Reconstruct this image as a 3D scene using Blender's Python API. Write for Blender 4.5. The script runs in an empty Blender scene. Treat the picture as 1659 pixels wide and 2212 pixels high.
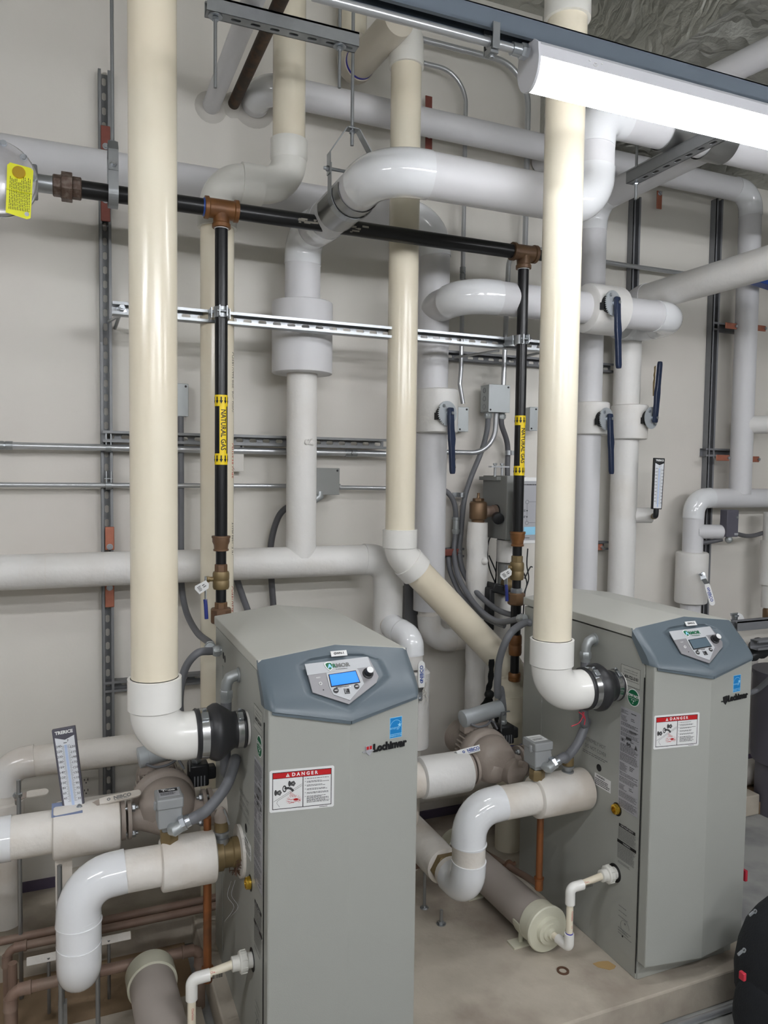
EXPO = 1.75
LENS = 8
LENS2 = 23.5
LAMPS = [(.2, -.35, 'glowing strip light hung above and just behind the viewer'), (-1.9, .55, 'glowing strip light hung above left of the viewer'),
         (2.7, -.5, 'glowing strip light hung right of the viewer'), (-1.0, -2.0, 'glowing strip light farthest behind the viewer, left one'), (1.4, -2.2, 'glowing strip light farthest behind the viewer, right one')]
import bpy, math, random
from mathutils import Vector as V, Matrix
C = bpy.context.scene.collection
R = math.radians
random.seed(7)
# ---------------------------------------------------------------- camera model (room metres: X along wall, Y into wall, Z up)
CAMZ = 1.65
FPX = 1633.56
PITCH, YAW, ROLL = R(3.07624), R(22.65126), R(0.72224)
_fwd = V((math.sin(YAW)*math.cos(PITCH), math.cos(YAW)*math.cos(PITCH), -math.sin(PITCH)))
_rt = V((math.cos(YAW), -math.sin(YAW), 0))
_up = _rt.cross(_fwd)
RT = _rt*math.cos(ROLL)+_up*math.sin(ROLL)
UP = -_rt*math.sin(ROLL)+_up*math.cos(ROLL)
FW = _fwd
def at(px, py, Y=None, X=None, z=None):
    """point of the room seen at a photo pixel on the plane Y=, X= or z="""
    d = RT*((px-829.5)/FPX) - UP*((py-1106)/FPX) + FW
    if Y is not None: t = Y/d.y
    elif X is not None: t = X/d.x
    else: t = (z-CAMZ)/d.z
    return V((d.x*t, d.y*t, CAMZ+d.z*t))
# ---------------------------------------------------------------- materials
def lin(c):
    c = c/255.0
    return c/12.92 if c <= 0.04045 else ((c+0.055)/1.055)**2.4
def rgb(c, a=1): return (lin(c[0]), lin(c[1]), lin(c[2]), a)
MATS = {}
def mat(name, col, rough=.5, metal=0, var=0, vscale=8, bump=0, bscale=60, col2=None, c2amt=.5, c2scale=3, spec=.5, coat=0, emit=None, estr=0, dust=None, damt=0):
    m = bpy.data.materials.new(name); m.use_nodes = True
    nt = m.node_tree; N = nt.nodes; L = nt.links
    b = N['Principled BSDF']
    b.inputs['Base Color'].default_value = rgb(col)
    b.inputs['Roughness'].default_value = rough
    b.inputs['Metallic'].default_value = metal
    b.inputs['Specular IOR Level'].default_value = spec
    if coat:
        b.inputs['Coat Weight'].default_value = coat; b.inputs['Coat Roughness'].default_value = .08
    tc = N.new('ShaderNodeNewGeometry')
    src = None
    if var or col2:
        base = N.new('ShaderNodeRGB'); base.outputs[0].default_value = rgb(col); src = base.outputs[0]
        if col2:
            n = N.new('ShaderNodeTexNoise'); n.inputs['Scale'].default_value = c2scale; n.inputs['Detail'].default_value = 6
            L.new(tc.outputs['Position'], n.inputs['Vector'])
            r = N.new('ShaderNodeValToRGB'); r.color_ramp.elements[0].position = .45; r.color_ramp.elements[1].position = .68
            r.color_ramp.elements[0].color = (0, 0, 0, 1); r.color_ramp.elements[1].color = (c2amt,)*3+(1,)
            L.new(n.outputs['Fac'], r.inputs[0])
            mx = N.new('ShaderNodeMix'); mx.data_type = 'RGBA'
            L.new(r.outputs[0], mx.inputs[0]); L.new(src, mx.inputs[6]); mx.inputs[7].default_value = rgb(col2)
            src = mx.outputs[2]
        if var:
            n = N.new('ShaderNodeTexNoise'); n.inputs['Scale'].default_value = vscale; n.inputs['Detail'].default_value = 5
            L.new(tc.outputs['Position'], n.inputs['Vector'])
            mr = N.new('ShaderNodeMapRange'); mr.inputs[3].default_value = 1-var; mr.inputs[4].default_value = 1+var
            L.new(n.outputs['Fac'], mr.inputs[0])
            vm = N.new('ShaderNodeVectorMath'); vm.operation = 'SCALE'
            L.new(src, vm.inputs[0]); L.new(mr.outputs[0], vm.inputs['Scale'])
            src = vm.outputs[0]
        L.new(src, b.inputs['Base Color'])
    if bump:
        n = N.new('ShaderNodeTexNoise'); n.inputs['Scale'].default_value = bscale; n.inputs['Detail'].default_value = 4
        L.new(tc.outputs['Position'], n.inputs['Vector'])
        bp = N.new('ShaderNodeBump'); bp.inputs['Strength'].default_value = bump; bp.inputs['Distance'].default_value = .004
        L.new(n.outputs['Fac'], bp.inputs['Height']); L.new(bp.outputs[0], b.inputs['Normal'])
    if emit:
        b.inputs['Emission Color'].default_value = rgb(emit); b.inputs['Emission Strength'].default_value = estr
    MATS[name] = m
    return m
M = MATS
mat('wall_paint', (221, 217, 208), .5, var=.03, vscale=2.5, bump=.05, bscale=120, col2=(212, 204, 196), c2amt=.6, c2scale=1.1)
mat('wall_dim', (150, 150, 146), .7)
mat('pvc_cream', (231, 223, 202), .22, var=.03, vscale=3, col2=(226, 211, 184), c2amt=.5, c2scale=2.5)
mat('pvc_grey_cream', (206, 198, 182), .35, var=.04, vscale=6)
mat('pvc_white', (232, 230, 224), .18, var=.015, vscale=5)
mat('pvc_fit', (226, 224, 216), .3, var=.02, vscale=9)
mat('jacket', (224, 222, 218), .5, var=.03, vscale=9, bump=.6, bscale=30, col2=(214, 207, 196), c2amt=.5, c2scale=4)
mat('jacket_smooth', (212, 211, 212), .5, var=.02, vscale=5, bump=.06, bscale=25)
mat('jacket_dusty', (224, 219, 211), .55, var=.05, vscale=11, bump=.8, bscale=26, col2=(194, 180, 162), c2amt=.55, c2scale=6)
mat('elbow_gloss', (230, 231, 232), .09, var=.01, coat=.5)
mat('elbow_gloss_dusty', (224, 222, 218), .2, var=.02, col2=(200, 184, 166), c2amt=.5, c2scale=5)
mat('galv', (165, 168, 170), .38, metal=.85, var=.12, vscale=40)
mat('galv_dull', (132, 133, 134), .5, metal=.55, var=.12, vscale=30)
mat('galv_dark', (124, 125, 128), .55, metal=.1, var=.1, vscale=30)
mat('plate_zinc', (186, 191, 194), .4, metal=.3)
mat('barrel_dusty', (172, 163, 155), .55, var=.05, vscale=6)
mat('regulator_cast', (196, 194, 196), .3, metal=.45, var=.25, vscale=22, bump=.3, bscale=40)
mat('emt', (192, 194, 196), .3, metal=.7, var=.05, vscale=20)
mat('steel_bolt', (190, 195, 200), .28, metal=.95)
mat('stainless', (200, 200, 200), .2, metal=1)
mat('shield', (150, 150, 148), .3, metal=.9, var=.08, vscale=12)
mat('black_iron', (17, 17, 19), .32, var=.25, vscale=30, spec=.45)
mat('scuff', (150, 145, 135), .8, var=.3, vscale=60)
mat('malleable', (108, 82, 62), .45, metal=.25, var=.15, vscale=30, col2=(120, 92, 60), c2amt=.8, c2scale=14)
mat('malleable_orange', (126, 84, 46), .42, metal=.25, var=.15, vscale=30, col2=(100, 66, 42), c2amt=.8, c2scale=14)
mat('malleable_dark', (92, 74, 64), .5, metal=.3, var=.15, vscale=30, col2=(170, 160, 150), c2amt=.3, c2scale=60)
mat('brass', (176, 148, 84), .3, metal=.85, var=.1, vscale=20, col2=(120, 110, 90), c2amt=.5, c2scale=30)
mat('brass_dull', (128, 110, 76), .45, metal=.4, var=.15, vscale=20)
mat('brass_bright', (222, 182, 70), .25, metal=.9)
mat('bronze', (120, 96, 72), .4, metal=.6, var=.12, vscale=25)
mat('copper', (160, 102, 64), .38, metal=.7, var=.15, vscale=18, col2=(112, 80, 60), c2amt=.7, c2scale=10)
mat('copper_old', (136, 112, 98), .6, metal=.25, var=.15, vscale=18, col2=(146, 128, 114), c2amt=.8, c2scale=10)
mat('copper_plate', (176, 112, 90), .45, metal=.5, var=.2, vscale=60)
mat('copper_plate_red', (128, 72, 62), .5, metal=.3, var=.15, vscale=60)
mat('rust_dark', (66, 54, 44), .7, var=.3, vscale=40, col2=(110, 76, 48), c2amt=.5, c2scale=25)
mat('blue_vinyl', (30, 42, 68), .38, var=.05, vscale=30)
mat('blue_grip', (42, 54, 122), .35)
mat('valve_blue', (40, 74, 150), .35)
mat('black_plastic', (26, 27, 29), .45)
mat('rubber', (40, 40, 42), .42, var=.15, vscale=30)
mat('flex_grey', (112, 113, 117), .5, var=.04, vscale=20)
mat('flex_dark', (92, 92, 95), .5)
mat('heater_paint', (164, 165, 158), .42, var=.015, vscale=3, bump=.08, bscale=400)
mat('lid_paint', (190, 190, 182), .45, var=.03, vscale=5, bump=.08, bscale=300)
mat('console', (93, 104, 111), .36, var=.02, vscale=6, bump=.05, bscale=500)
mat('console_panel', (150, 148, 150), .35, metal=.2, var=.02)
mat('console_panel_light', (186, 188, 190), .35)
mat('screen_blue', (30, 110, 235), .3, emit=(26, 112, 245), estr=.34)
mat('screen_off', (92, 108, 118), .12)
mat('black', (18, 18, 20), .5)
mat('dark_print', (60, 60, 60), .6)
mat('grey_print', (120, 120, 118), .6)
mat('white_paint', (232, 232, 230), .4)
mat('label_white', (224, 224, 222), .45)
mat('label_silver', (176, 176, 180), .38, metal=.15)
mat('label_panel', (178, 178, 170), .45)
mat('label_red', (190, 22, 28), .45)
mat('label_pink', (214, 140, 150), .5)
mat('label_green', (16, 104, 66), .45)
mat('label_blue', (18, 128, 196), .4)
mat('label_ltblue', (150, 210, 238), .4)
mat('label_yellow', (240, 208, 20), .42)
mat('tag_yellow', (226, 226, 30), .45)
mat('primer_blue', (52, 50, 160), .4)
mat('pump_paint', (160, 148, 138), .5, var=.06, vscale=15, bump=.2, bscale=90)
mat('box_grey', (150, 152, 152), .5, var=.03, vscale=20)
mat('box_zinc', (170, 174, 174), .42, metal=.5, var=.05, vscale=20)
mat('control_grey', (140, 141, 138), .5)
mat('plastic_dkgrey', (88, 86, 96), .45)
mat('concrete_pad', (180, 171, 156), .85, var=.22, vscale=7, bump=.4, bscale=45, col2=(146, 134, 122), c2amt=.9, c2scale=4.5)
mat('concrete_side', (150, 140, 124), .9, var=.2, vscale=9, bump=.6, bscale=60)
mat('concrete_floor', (160, 160, 156), .7, var=.12, vscale=6, bump=.3, bscale=40, col2=(120, 120, 122), c2amt=.8, c2scale=5)
mat('ledge_brown', (140, 118, 92), .9, var=.2, vscale=7, bump=.4, bscale=50)
mat('baseboard', (88, 78, 98), .6, var=.06)
mat('ceiling_paint', (190, 190, 186), .8)
mat('fiberboard', (176, 146, 98), .8, var=.1)
mat('rust_ring', (92, 66, 50), .6, var=.2, vscale=60)
mat('red_tag', (190, 40, 60), .5)
mat('bag_black', (20, 23, 28), .75, var=.3, vscale=30, bump=.4, bscale=200)
mat('bag_navy', (24, 34, 56), .7, var=.2, vscale=30)
mat('strap_black', (18, 18, 18), .7)
mat('lamp_housing', (214, 214, 218), .4)
mat('lamp_lens', (255, 255, 255), .4, emit=(248, 250, 255), estr=LENS)
mat('beam_grey', (112, 122, 134), .42, metal=.35, var=.04)
mat('cream_pump', (206, 204, 184), .5)
mat('duct_seal', (196, 192, 184), .8)
mat('outlet', (206, 202, 194), .5)
mat('therm_white', (226, 228, 232), .4)
mat('therm_blue', (188, 204, 232), .4)
mat('tape_blue', (128, 140, 172), .6)
# crumpled foil facing
def foil():
    m = mat('foil', (192, 192, 184), .3, metal=.6)
    nt = m.node_tree; N = nt.nodes; L = nt.links; b = N['Principled BSDF']
    g = N.new('ShaderNodeNewGeometry')
    n = N.new('ShaderNodeTexNoise'); n.inputs['Scale'].default_value = 5; n.inputs['Detail'].default_value = 9; n.inputs['Roughness'].default_value = .6; n.inputs['Distortion'].default_value = .8
    v = N.new('ShaderNodeTexVoronoi'); v.feature = 'DISTANCE_TO_EDGE'; v.inputs['Scale'].default_value = 5
    n2 = N.new('ShaderNodeTexNoise'); n2.inputs['Scale'].default_value = 4
    ad = N.new('ShaderNodeVectorMath'); ad.operation = 'ADD'
    L.new(g.outputs['Position'], n.inputs['Vector']); L.new(g.outputs['Position'], n2.inputs['Vector'])
    L.new(g.outputs['Position'], ad.inputs[0]); L.new(n2.outputs['Color'], ad.inputs[1]); L.new(ad.outputs[0], v.inputs['Vector'])
    mm = N.new('ShaderNodeMath'); mm.operation = 'MULTIPLY_ADD'; mm.inputs[1].default_value = 1.2
    L.new(v.outputs['Distance'], mm.inputs[0]); L.new(n.outputs['Fac'], mm.inputs[2])
    bp = N.new('ShaderNodeBump'); bp.inputs['Strength'].default_value = .8; bp.inputs['Distance'].default_value = .04
    L.new(mm.outputs[0], bp.inputs['Height']); L.new(bp.outputs[0], b.inputs['Normal'])
    return m
foil()
# ---------------------------------------------------------------- mesh builder
ORG = {}
def tag(o, label=None, cat=None, group=None, kind=None):
    if label: o['label'] = label
    if cat: o['category'] = cat
    if group: o['group'] = group
    if kind: o['kind'] = kind
    return o
GROUPS = {'butterfly_valve': 'blue-levered valves on the white risers', 'ball_valve': 'flat-levered ball valves on insulated pipes', 'pipe_clamp': 'copper-coloured pipe clamps on the wall struts',
 'cross_strut': 'horizontal struts on the wall', 'wall_strut': 'tall upright wall struts', 'flexible_conduit': 'flexible conduits feeding the heaters and boxes', 'strip_light': 'strip lights of the room',
 'water_heater': 'grey water heaters on the pad', 'gas_drop': 'black gas drops', 'gas_shutoff': 'levers on the gas drops', 'circulator_pump': 'circulator pumps beside the heaters', 'thermometer': 'pipe thermometers',
 'exhaust_vent': 'cream exhaust vents', 'intake_pipe': 'cream air intake pipes', 'clevis_hanger': 'clevis hangers', 'trapeze_hanger': 'trapeze hangers', 'outlet_pipe': 'heater outlet pipes', 'inlet_pipe': 'heater inlet pipes',
 'neutralizer_tube': 'condensate neutralizer tubes', 'drain_pipe': 'white condensate drain pipes', 'copper_line': 'old copper lines near the floor', 'junction_box': 'electrical boxes on the wall', 'insulated_pipe': 'white insulated pipes',
 'conduit': 'steel conduits', 'support_rod': 'thin uprights at the lower left', 'metal_strip': 'pale metal strips at the lower left', 'wall_pipe': 'pipes through the wall at upper left', 'flow_switch': 'flow switches on the outlet pipes',
 'air_vent': 'air vents on the outlet pipes', 'copper_drain': 'copper drain tubes', 'conduit_elbow': 'conduit elbows on the heaters', 'conduit_strap': 'conduit straps on the wall', 'pipe_bracket': 'rust-red pipe brackets'}
def thing(name, label, cat, loc, group=None):
    group = group or GROUPS.get(name)
    o = bpy.data.objects.new(name, None); C.objects.link(o)
    o.location = V(loc); o.empty_display_size = .05
    ORG[o] = V(loc)
    return tag(o, label, cat, group)
def basis(d):
    d = V(d).normalized()
    a = V((0, 0, 1)) if abs(d.z) < .9 else V((1, 0, 0))
    u = d.cross(a).normalized(); v = d.cross(u).normalized()
    return d, u, v
class MB:
    def __init__(s): s.v = []; s.f = []; s.m = []; s.mi = 0
    def mat(s, i): s.mi = i; return s
    def add(s, vs, fs):
        b = len(s.v); s.v += [V(p) for p in vs]
        for f in fs: s.f.append([i+b for i in f]); s.m.append(s.mi)
        return s
    def box(s, c, h, ax=None):
        c = V(c); ax = ax or (V((1, 0, 0)), V((0, 1, 0)), V((0, 0, 1)))
        vs = [c+ax[0]*h[0]*i+ax[1]*h[1]*j+ax[2]*h[2]*k for i in (-1, 1) for j in (-1, 1) for k in (-1, 1)]
        return s.add(vs, [(0, 1, 3, 2), (4, 6, 7, 5), (0, 4, 5, 1), (2, 3, 7, 6), (0, 2, 6, 4), (1, 5, 7, 3)])
    def bb(s, a, b):
        a = V(a); b = V(b); return s.box((a+b)/2, [abs(x)/2 for x in (b-a)])
    def tube(s, pts, r, seg=20, caps=True, closed=False):
        pts = [V(p) for p in pts]; n = len(pts)
        rs = r if isinstance(r, (list, tuple)) else [r]*n
        t0 = (pts[1]-pts[0]).normalized(); _, u, _ = basis(t0)
        rings = []
        for i in range(n):
            if i == 0: t = t0
            elif i == n-1: t = (pts[-1]-pts[-2]).normalized()
            else: t = ((pts[i+1]-pts[i]).normalized()+(pts[i]-pts[i-1]).normalized()).normalized()
            u = (u-t*u.dot(t)).normalized(); w = t.cross(u)
            rings.append([pts[i]+(u*math.cos(2*math.pi*k/seg)+w*math.sin(2*math.pi*k/seg))*rs[i] for k in range(seg)])
        vs = [p for rg in rings for p in rg]; fs = []
        for i in range(n-1):
            for k in range(seg):
                a = i*seg+k; b = i*seg+(k+1) % seg
                fs.append((a, b, b+seg, a+seg))
        if caps: fs.append(tuple(range(seg))[::-1]); fs.append(tuple((n-1)*seg+k for k in range(seg)))
        return s.add(vs, fs)
    def cyl(s, a, b, r, r2=None, seg=20):
        return s.tube([a, b], [r, r if r2 is None else r2], seg)
    def rev(s, p, d, prof, seg=24, rot=0):
        """lathe: prof = [(t along d, radius)]"""
        d, u, v = basis(d); p = V(p); vs = []; fs = []; n = len(prof)
        for t, r in prof:
            for k in range(seg):
                a = 2*math.pi*(k+rot)/seg
                vs.append(p+d*t+(u*math.cos(a)+v*math.sin(a))*max(r, .00005))
        for i in range(n-1):
            for k in range(seg):
                a = i*seg+k; b = i*seg+(k+1) % seg
                fs.append((a, a+seg, b+seg, b))
        fs.append(tuple(range(seg))); fs.append(tuple((n-1)*seg+k for k in range(seg))[::-1])
        return s.add(vs, fs)
    def hexa(s, p, d, l, r): return s.rev(p, d, [(0, r*.9), (l*.12, r), (l*.88, r), (l, r*.9)], 6)
    def ball(s, c, r, seg=16, d=(0, 0, 1), sq=1):
        n = 8; return s.rev(c, d, [(-r*sq*math.cos(math.pi*i/n), r*math.sin(math.pi*i/n)) for i in range(n+1)], seg)
    def prism(s, poly, o, ux, uy, depth):
        """polygon (x,y) on plane o,ux,uy extruded by depth along ux x uy"""
        o = V(o); ux = V(ux); uy = V(uy); nn = ux.cross(uy).normalized()*depth; n = len(poly)
        a = [o+ux*x+uy*y for x, y in poly]
        return s.add(a+[p+nn for p in a], [tuple(range(n))[::-1], tuple(range(n, 2*n))]+[(i, (i+1) % n, (i+1) % n+n, i+n) for i in range(n)])
    def ringflat(s, o, ux, uy, ro, ri, depth, a0=0, a1=360, seg=32):
        n = seg; out = []; inn = []
        for i in range(n+1):
            a = R(a0+(a1-a0)*i/n); out.append((math.cos(a)*ro, math.sin(a)*ro)); inn.append((math.cos(a)*ri, math.sin(a)*ri))
        for i in range(n): s.prism([out[i], out[i+1], inn[i+1], inn[i]], o, ux, uy, depth)
        return s
    def text(s, txt, size, o, ux, uy, depth=.0004, align='CENTER', sx=1, bold=0):
        cu = bpy.data.curves.new('t', 'FONT'); cu.body = txt; cu.size = size; cu.align_x = align; cu.align_y = 'CENTER'; cu.offset = bold; cu.resolution_u = 2
        ob = bpy.data.objects.new('t', cu); C.objects.link(ob)
        bpy.context.view_layer.update()
        dg = bpy.context.evaluated_depsgraph_get()
        me = bpy.data.meshes.new_from_object(ob.evaluated_get(dg))
        o = V(o); ux = V(ux); uy = V(uy); nn = ux.cross(uy).normalized()
        s.add([o+ux*v.co.x*sx+uy*v.co.y+nn*depth for v in me.vertices], [tuple(p.vertices) for p in me.polygons])
        bpy.data.objects.remove(ob); bpy.data.curves.remove(cu); bpy.data.meshes.remove(me)
        return s
    def quad(s, o, ux, uy, x0, y0, x1, y1, d=.0004):
        o = V(o); ux = V(ux); uy = V(uy); nn = ux.cross(uy).normalized()*d
        return s.add([o+ux*x0+uy*y0+nn, o+ux*x1+uy*y0+nn, o+ux*x1+uy*y1+nn, o+ux*x0+uy*y1+nn], [(0, 1, 2, 3)])
    def lines(s, o, ux, uy, x0, y0, x1, y1, n, th=.5, jag=.3, d=.0004):
        """n rows of small print"""
        for i in range(n):
            yy = y1-(i+.5)*(y1-y0)/n; hh = (y1-y0)/n*th/2; x = x0; xe = x1-(x1-x0)*jag*random.random()
            while x < xe:
                w = (x1-x0)*random.uniform(.04, .13); s.quad(o, ux, uy, x, yy-hh, min(x+w, xe), yy+hh, d); x += w+(x1-x0)*.018
        return s
    def dense(s, cuts=3):
        import bmesh
        bm = bmesh.new(); vs = [bm.verts.new(p) for p in s.v]
        for f in s.f:
            try: bm.faces.new([vs[i] for i in f])
            except ValueError: pass
        bmesh.ops.triangulate(bm, faces=bm.faces[:])
        for _ in range(cuts):
            e = [x for x in bm.edges if abs(x.verts[0].co.y-x.verts[1].co.y) > .003]
            if e: bmesh.ops.subdivide_edges(bm, edges=e, cuts=1); bmesh.ops.triangulate(bm, faces=bm.faces[:])
        bm.verts.index_update(); s.v = [v.co.copy() for v in bm.verts]; s.f = [[v.index for v in f.verts] for f in bm.faces]; s.m = [0]*len(s.f); bm.free()
        return s
    def build(s, name, m, parent=None, smooth=38, bevel=0):
        vs = s.v
        if parent is not None: o0 = ORG[parent]
        else:
            xs = [p.x for p in vs]; ys = [p.y for p in vs]; zs = [p.z for p in vs]
            o0 = V(((min(xs)+max(xs))/2, (min(ys)+max(ys))/2, min(zs)))
        me = bpy.data.meshes.new(name)
        me.from_pydata([tuple(p-o0) for p in vs], [], s.f)
        for x in (m if isinstance(m, (list, tuple)) else [m]): me.materials.append(M[x])
        me.polygons.foreach_set('material_index', s.m)
        if smooth:
            me.polygons.foreach_set('use_smooth', [True]*len(me.polygons)); me.set_sharp_from_angle(angle=R(smooth))
        me.update()
        o = bpy.data.objects.new(name, me); C.objects.link(o)
        if parent is not None: o.parent = parent; o.location = (0, 0, 0)
        else: o.location = o0
        ORG[o] = o0
        if bevel:
            b = o.modifiers.new('b', 'BEVEL'); b.width = bevel; b.segments = 2; b.limit_method = 'ANGLE'; b.angle_limit = R(50)
        return o
def arc(p0, p1, p2, Rr, n=10):
    d1 = (p1-p0).normalized(); d2 = (p2-p1).normalized(); th = d1.angle(d2); t = Rr*math.tan(th/2)
    a = p1-d1*t; c = a+((d2-d1*d2.dot(d1)).normalized())*Rr
    ax = d1.cross(d2).normalized(); out = []
    for i in range(n+1):
        out.append(c+Matrix.Rotation(th*i/n, 3, ax) @ (a-c))
    return out
def segs(pts, Rr):
    """straight pieces and elbows of a run with rounded corners"""
    pts = [V(p) for p in pts]; st = []; el = []; cur = pts[0]
    for i in range(1, len(pts)-1):
        rr = Rr[i-1] if isinstance(Rr, (list, tuple)) else Rr
        a = arc(pts[i-1], pts[i], pts[i+1], rr)
        st.append((cur, a[0])); el.append(a); cur = a[-1]
    st.append((cur, pts[-1]))
    return st, el
def path(pts, Rr):
    st, el = segs(pts, Rr); out = [st[0][0]]
    for e in el: out += e
    out.append(st[-1][1]); return out
def smoothpath(pts, n=8):
    pts = [V(p) for p in pts]; P = [pts[0]*2-pts[1]]+pts+[pts[-1]*2-pts[-2]]; out = []
    for i in range(1, len(P)-2):
        for k in range(n):
            t = k/n; a, b, c, d = P[i-1:i+3]
            out.append(.5*((2*b)+(c-a)*t+(2*a-5*b+4*c-d)*t*t+(3*b-a-3*c+d)*t**3))
    out.append(pts[-1]); return out
def run(root, pts, r, Rr, ms='jacket', me='elbow_gloss', grow=.0025, lip=.025, ns='insulation', ne='elbow_cover', seg=32, first=True, wob=0):
    st, el = segs(pts, Rr)
    for a, b in st:
        if (b-a).length < .012: continue
        n = max(1, int((b-a).length/.05)) if wob else 1
        P = [a.lerp(b, i/n) for i in range(n+1)]
        MB().tube(P, [r*(1+random.uniform(-wob, wob)) for _ in P], seg).build(ns, ms, root)
    for e in el:
        d0 = (e[0]-e[1]).normalized(); d1 = (e[-1]-e[-2]).normalized()
        MB().tube([e[0]+d0*lip]+e+[e[-1]+d1*lip], r+grow, seg).build(ne, me, root)
def sleeve(root, a, b, r, m='jacket', name='valve_sleeve', rnd=.008, seg=32):
    a = V(a); b = V(b); l = (b-a).length
    return MB().rev(a, b-a, [(0, r-rnd), (rnd*.5, r-rnd*.2), (rnd*1.4, r), (l-rnd*1.4, r), (l-rnd*.5, r-rnd*.2), (l, r-rnd)], seg).build(name, m, root)
def strut(mb, a, b, o, deep=.0413, w=.0413, slots=True, off=.02):
    """slotted C channel from a to b (axis of its back), open side towards o"""
    a = V(a); b = V(b); ax = (b-a).normalized(); o = V(o).normalized(); sd = ax.cross(o).normalized(); Lg = (b-a).length
    th = .0013
    for sgn in (-1, 1):
        mb.box((a+b)/2+sd*sgn*(w/2-th)+o*deep/2, (Lg/2, th, deep/2), (ax, sd, o))
        mb.box((a+b)/2+sd*sgn*(w/2-.0048)+o*(deep-.003), (Lg/2, .0048, .003), (ax, sd, o))
    if not slots:
        return mb.box((a+b)/2+o*th, (Lg/2, w/2, th), (ax, sd, o))
    pit = .0508; n = max(1, int((Lg-.004)/pit)); pit = Lg/n; sl = .0145; sr = .0072
    hole = []
    for k in range(12):
        an = R(-75+k*30) ; x = math.cos(an); y = math.sin(an)
        hole.append(((sl-sr if x > 0 else -(sl-sr))+x*sr, y*sr))
    def outer(h):
        x, y = h; k = max(abs(x)/(pit/2), abs(y)/(w/2)); return (x/k, y/k)
    angs = [math.atan2(h[1], h[0]) for h in hole]
    out = [outer(h) for h in hole]
    # snap nearest to the corners
    for cx in (-1, 1):
        for cy in (-1, 1):
            c = (cx*pit/2, cy*w/2); i = min(range(12), key=lambda i: (out[i][0]-c[0])**2+(out[i][1]-c[1])**2); out[i] = c
    for t in range(n):
        c0 = a+ax*(pit*(t+.5))
        for hh in (0, 2*th):
            vs = [c0+ax*x+sd*y+o*hh for x, y in out]+[c0+ax*x+sd*y+o*hh for x, y in hole]
            mb.add(vs, [(i, (i+1) % 12, (i+1) % 12+12, i+12) for i in range(12)])
        vs = [c0+ax*x+sd*y for x, y in hole]+[c0+ax*x+sd*y+o*2*th for x, y in hole]
        mb.add(vs, [(i, (i+1) % 12, (i+1) % 12+12, i+12) for i in range(12)])
    return mb
def structure(mb, name, m, **k):
    o = mb.build(name, m, **k); o['kind'] = 'structure'; return o
X_, Y_, Z_ = V((1, 0, 0)), V((0, 1, 0)), V((0, 0, 1))
WALL = 2.98; SF = 2.9387
# ================================================================= ROOM
XL, XR, YB, ZC = -3.2, 5.2, -3.6, 3.7
structure(MB().bb((XL, YB, -.05), (XR, WALL+.1, 0)), 'floor', 'concrete_floor', smooth=0)
structure(MB().bb((XL, WALL, 0), (XR, WALL+.1, ZC)), 'wall_back', 'wall_paint', smooth=0)
structure(MB().bb((XL-.1, YB, 0), (XL, WALL, ZC)), 'wall_left', 'wall_dim', smooth=0)
structure(MB().bb((XR, YB, 0), (XR+.1, WALL, ZC)), 'wall_right', 'wall_dim', smooth=0)
structure(MB().bb((XL, YB-.1, 0), (XR, YB, ZC)), 'wall_front', 'wall_dim', smooth=0)
# ceiling with foil-faced insulation, sagging between the joists, and the lower foil-wrapped drop on the right
def foil_sheet(mb, o, ux, uy, nx, ny, amp, sc=2.2, seed=0):
    from mathutils import noise
    o = V(o); n = ux.cross(uy).normalized(); vs = []
    for j in range(ny+1):
        for i in range(nx+1):
            p = o+ux*(i/nx)+uy*(j/ny)
            e = min(i, nx-i, j, ny-j); k = min(1, e/2)
            q = noise.fractal(p*sc+V((seed, 0, 0)), .8, 2, 4)+.5*abs(noise.noise(p*sc*2.7))
            vs.append(p+n*amp*q*k)
    mb.add(vs, [(j*(nx+1)+i, j*(nx+1)+i+1, (j+1)*(nx+1)+i+1, (j+1)*(nx+1)+i) for j in range(ny) for i in range(nx)])
cb = MB(); DX = 1.985; DZ = 3.15
foil_sheet(cb, (XL, YB, ZC), V((DX-XL, 0, 0)), V((0, WALL-YB, 0)), 60, 70, .04)
foil_sheet(cb, (DX, YB, DZ), V((XR-DX, 0, 0)), V((0, WALL-YB, 0)), 70, 130, .06, 3.4, 5)
foil_sheet(cb, (DX, YB, DZ), V((0, WALL-YB, 0)), V((0, 0, ZC-DZ)), 90, 16, .035, 3.0, 9)
co = structure(cb, 'ceiling', 'foil', smooth=60)
mm = MB(); mm.bb((DX-.02, WALL-.03, DZ-.07), (XR, WALL, DZ+.02))
structure(MB().bb((XL, WALL-.012, .1), (XR, WALL, .135)), 'baseboard_back', 'baseboard', smooth=0)
# housekeeping pad under the heaters and the ledge along the wall
t = thing('equipment_pad', 'low dusty concrete pad under both grey heaters, running back to the wall', 'concrete pad', (1.2, 2.3, 0))
mb = MB(); PX0, PX1, PY0 = .385, 2.13, 1.69
for z0, z1 in ((0, .1),):
    mb.prism([(XL, 2.6), (PX0, 2.6), (PX0, PY0), (PX1, PY0), (PX1, 2.62), (3.1, 2.62), (3.1, WALL-.002), (XL, WALL-.002)], (0, 0, z0), X_, Y_, z1-z0)
mb.build('slab', 'concrete_pad', t, smooth=0, bevel=.006)
MB().bb((XL, PY0-.4, 0), (PX0-.03, 2.3, .03)).build('low_step', 'concrete_pad', t, smooth=0)
MB().bb((XL, 2.3, 0), (PX0-.03, 2.6, .012)).build('dirt_strip', 'ledge_brown', t, smooth=0)
t = thing('conduit_on_floor', 'long steel conduit lying on the floor along the pad\'s front edge', 'conduit', (1.5, 1.64, .012))
a = V((.9, 1.655, .011)); b = V((2.6, 1.655, .011))
MB().cyl(a, b, .0105).build('tube', 'emt', t)
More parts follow.
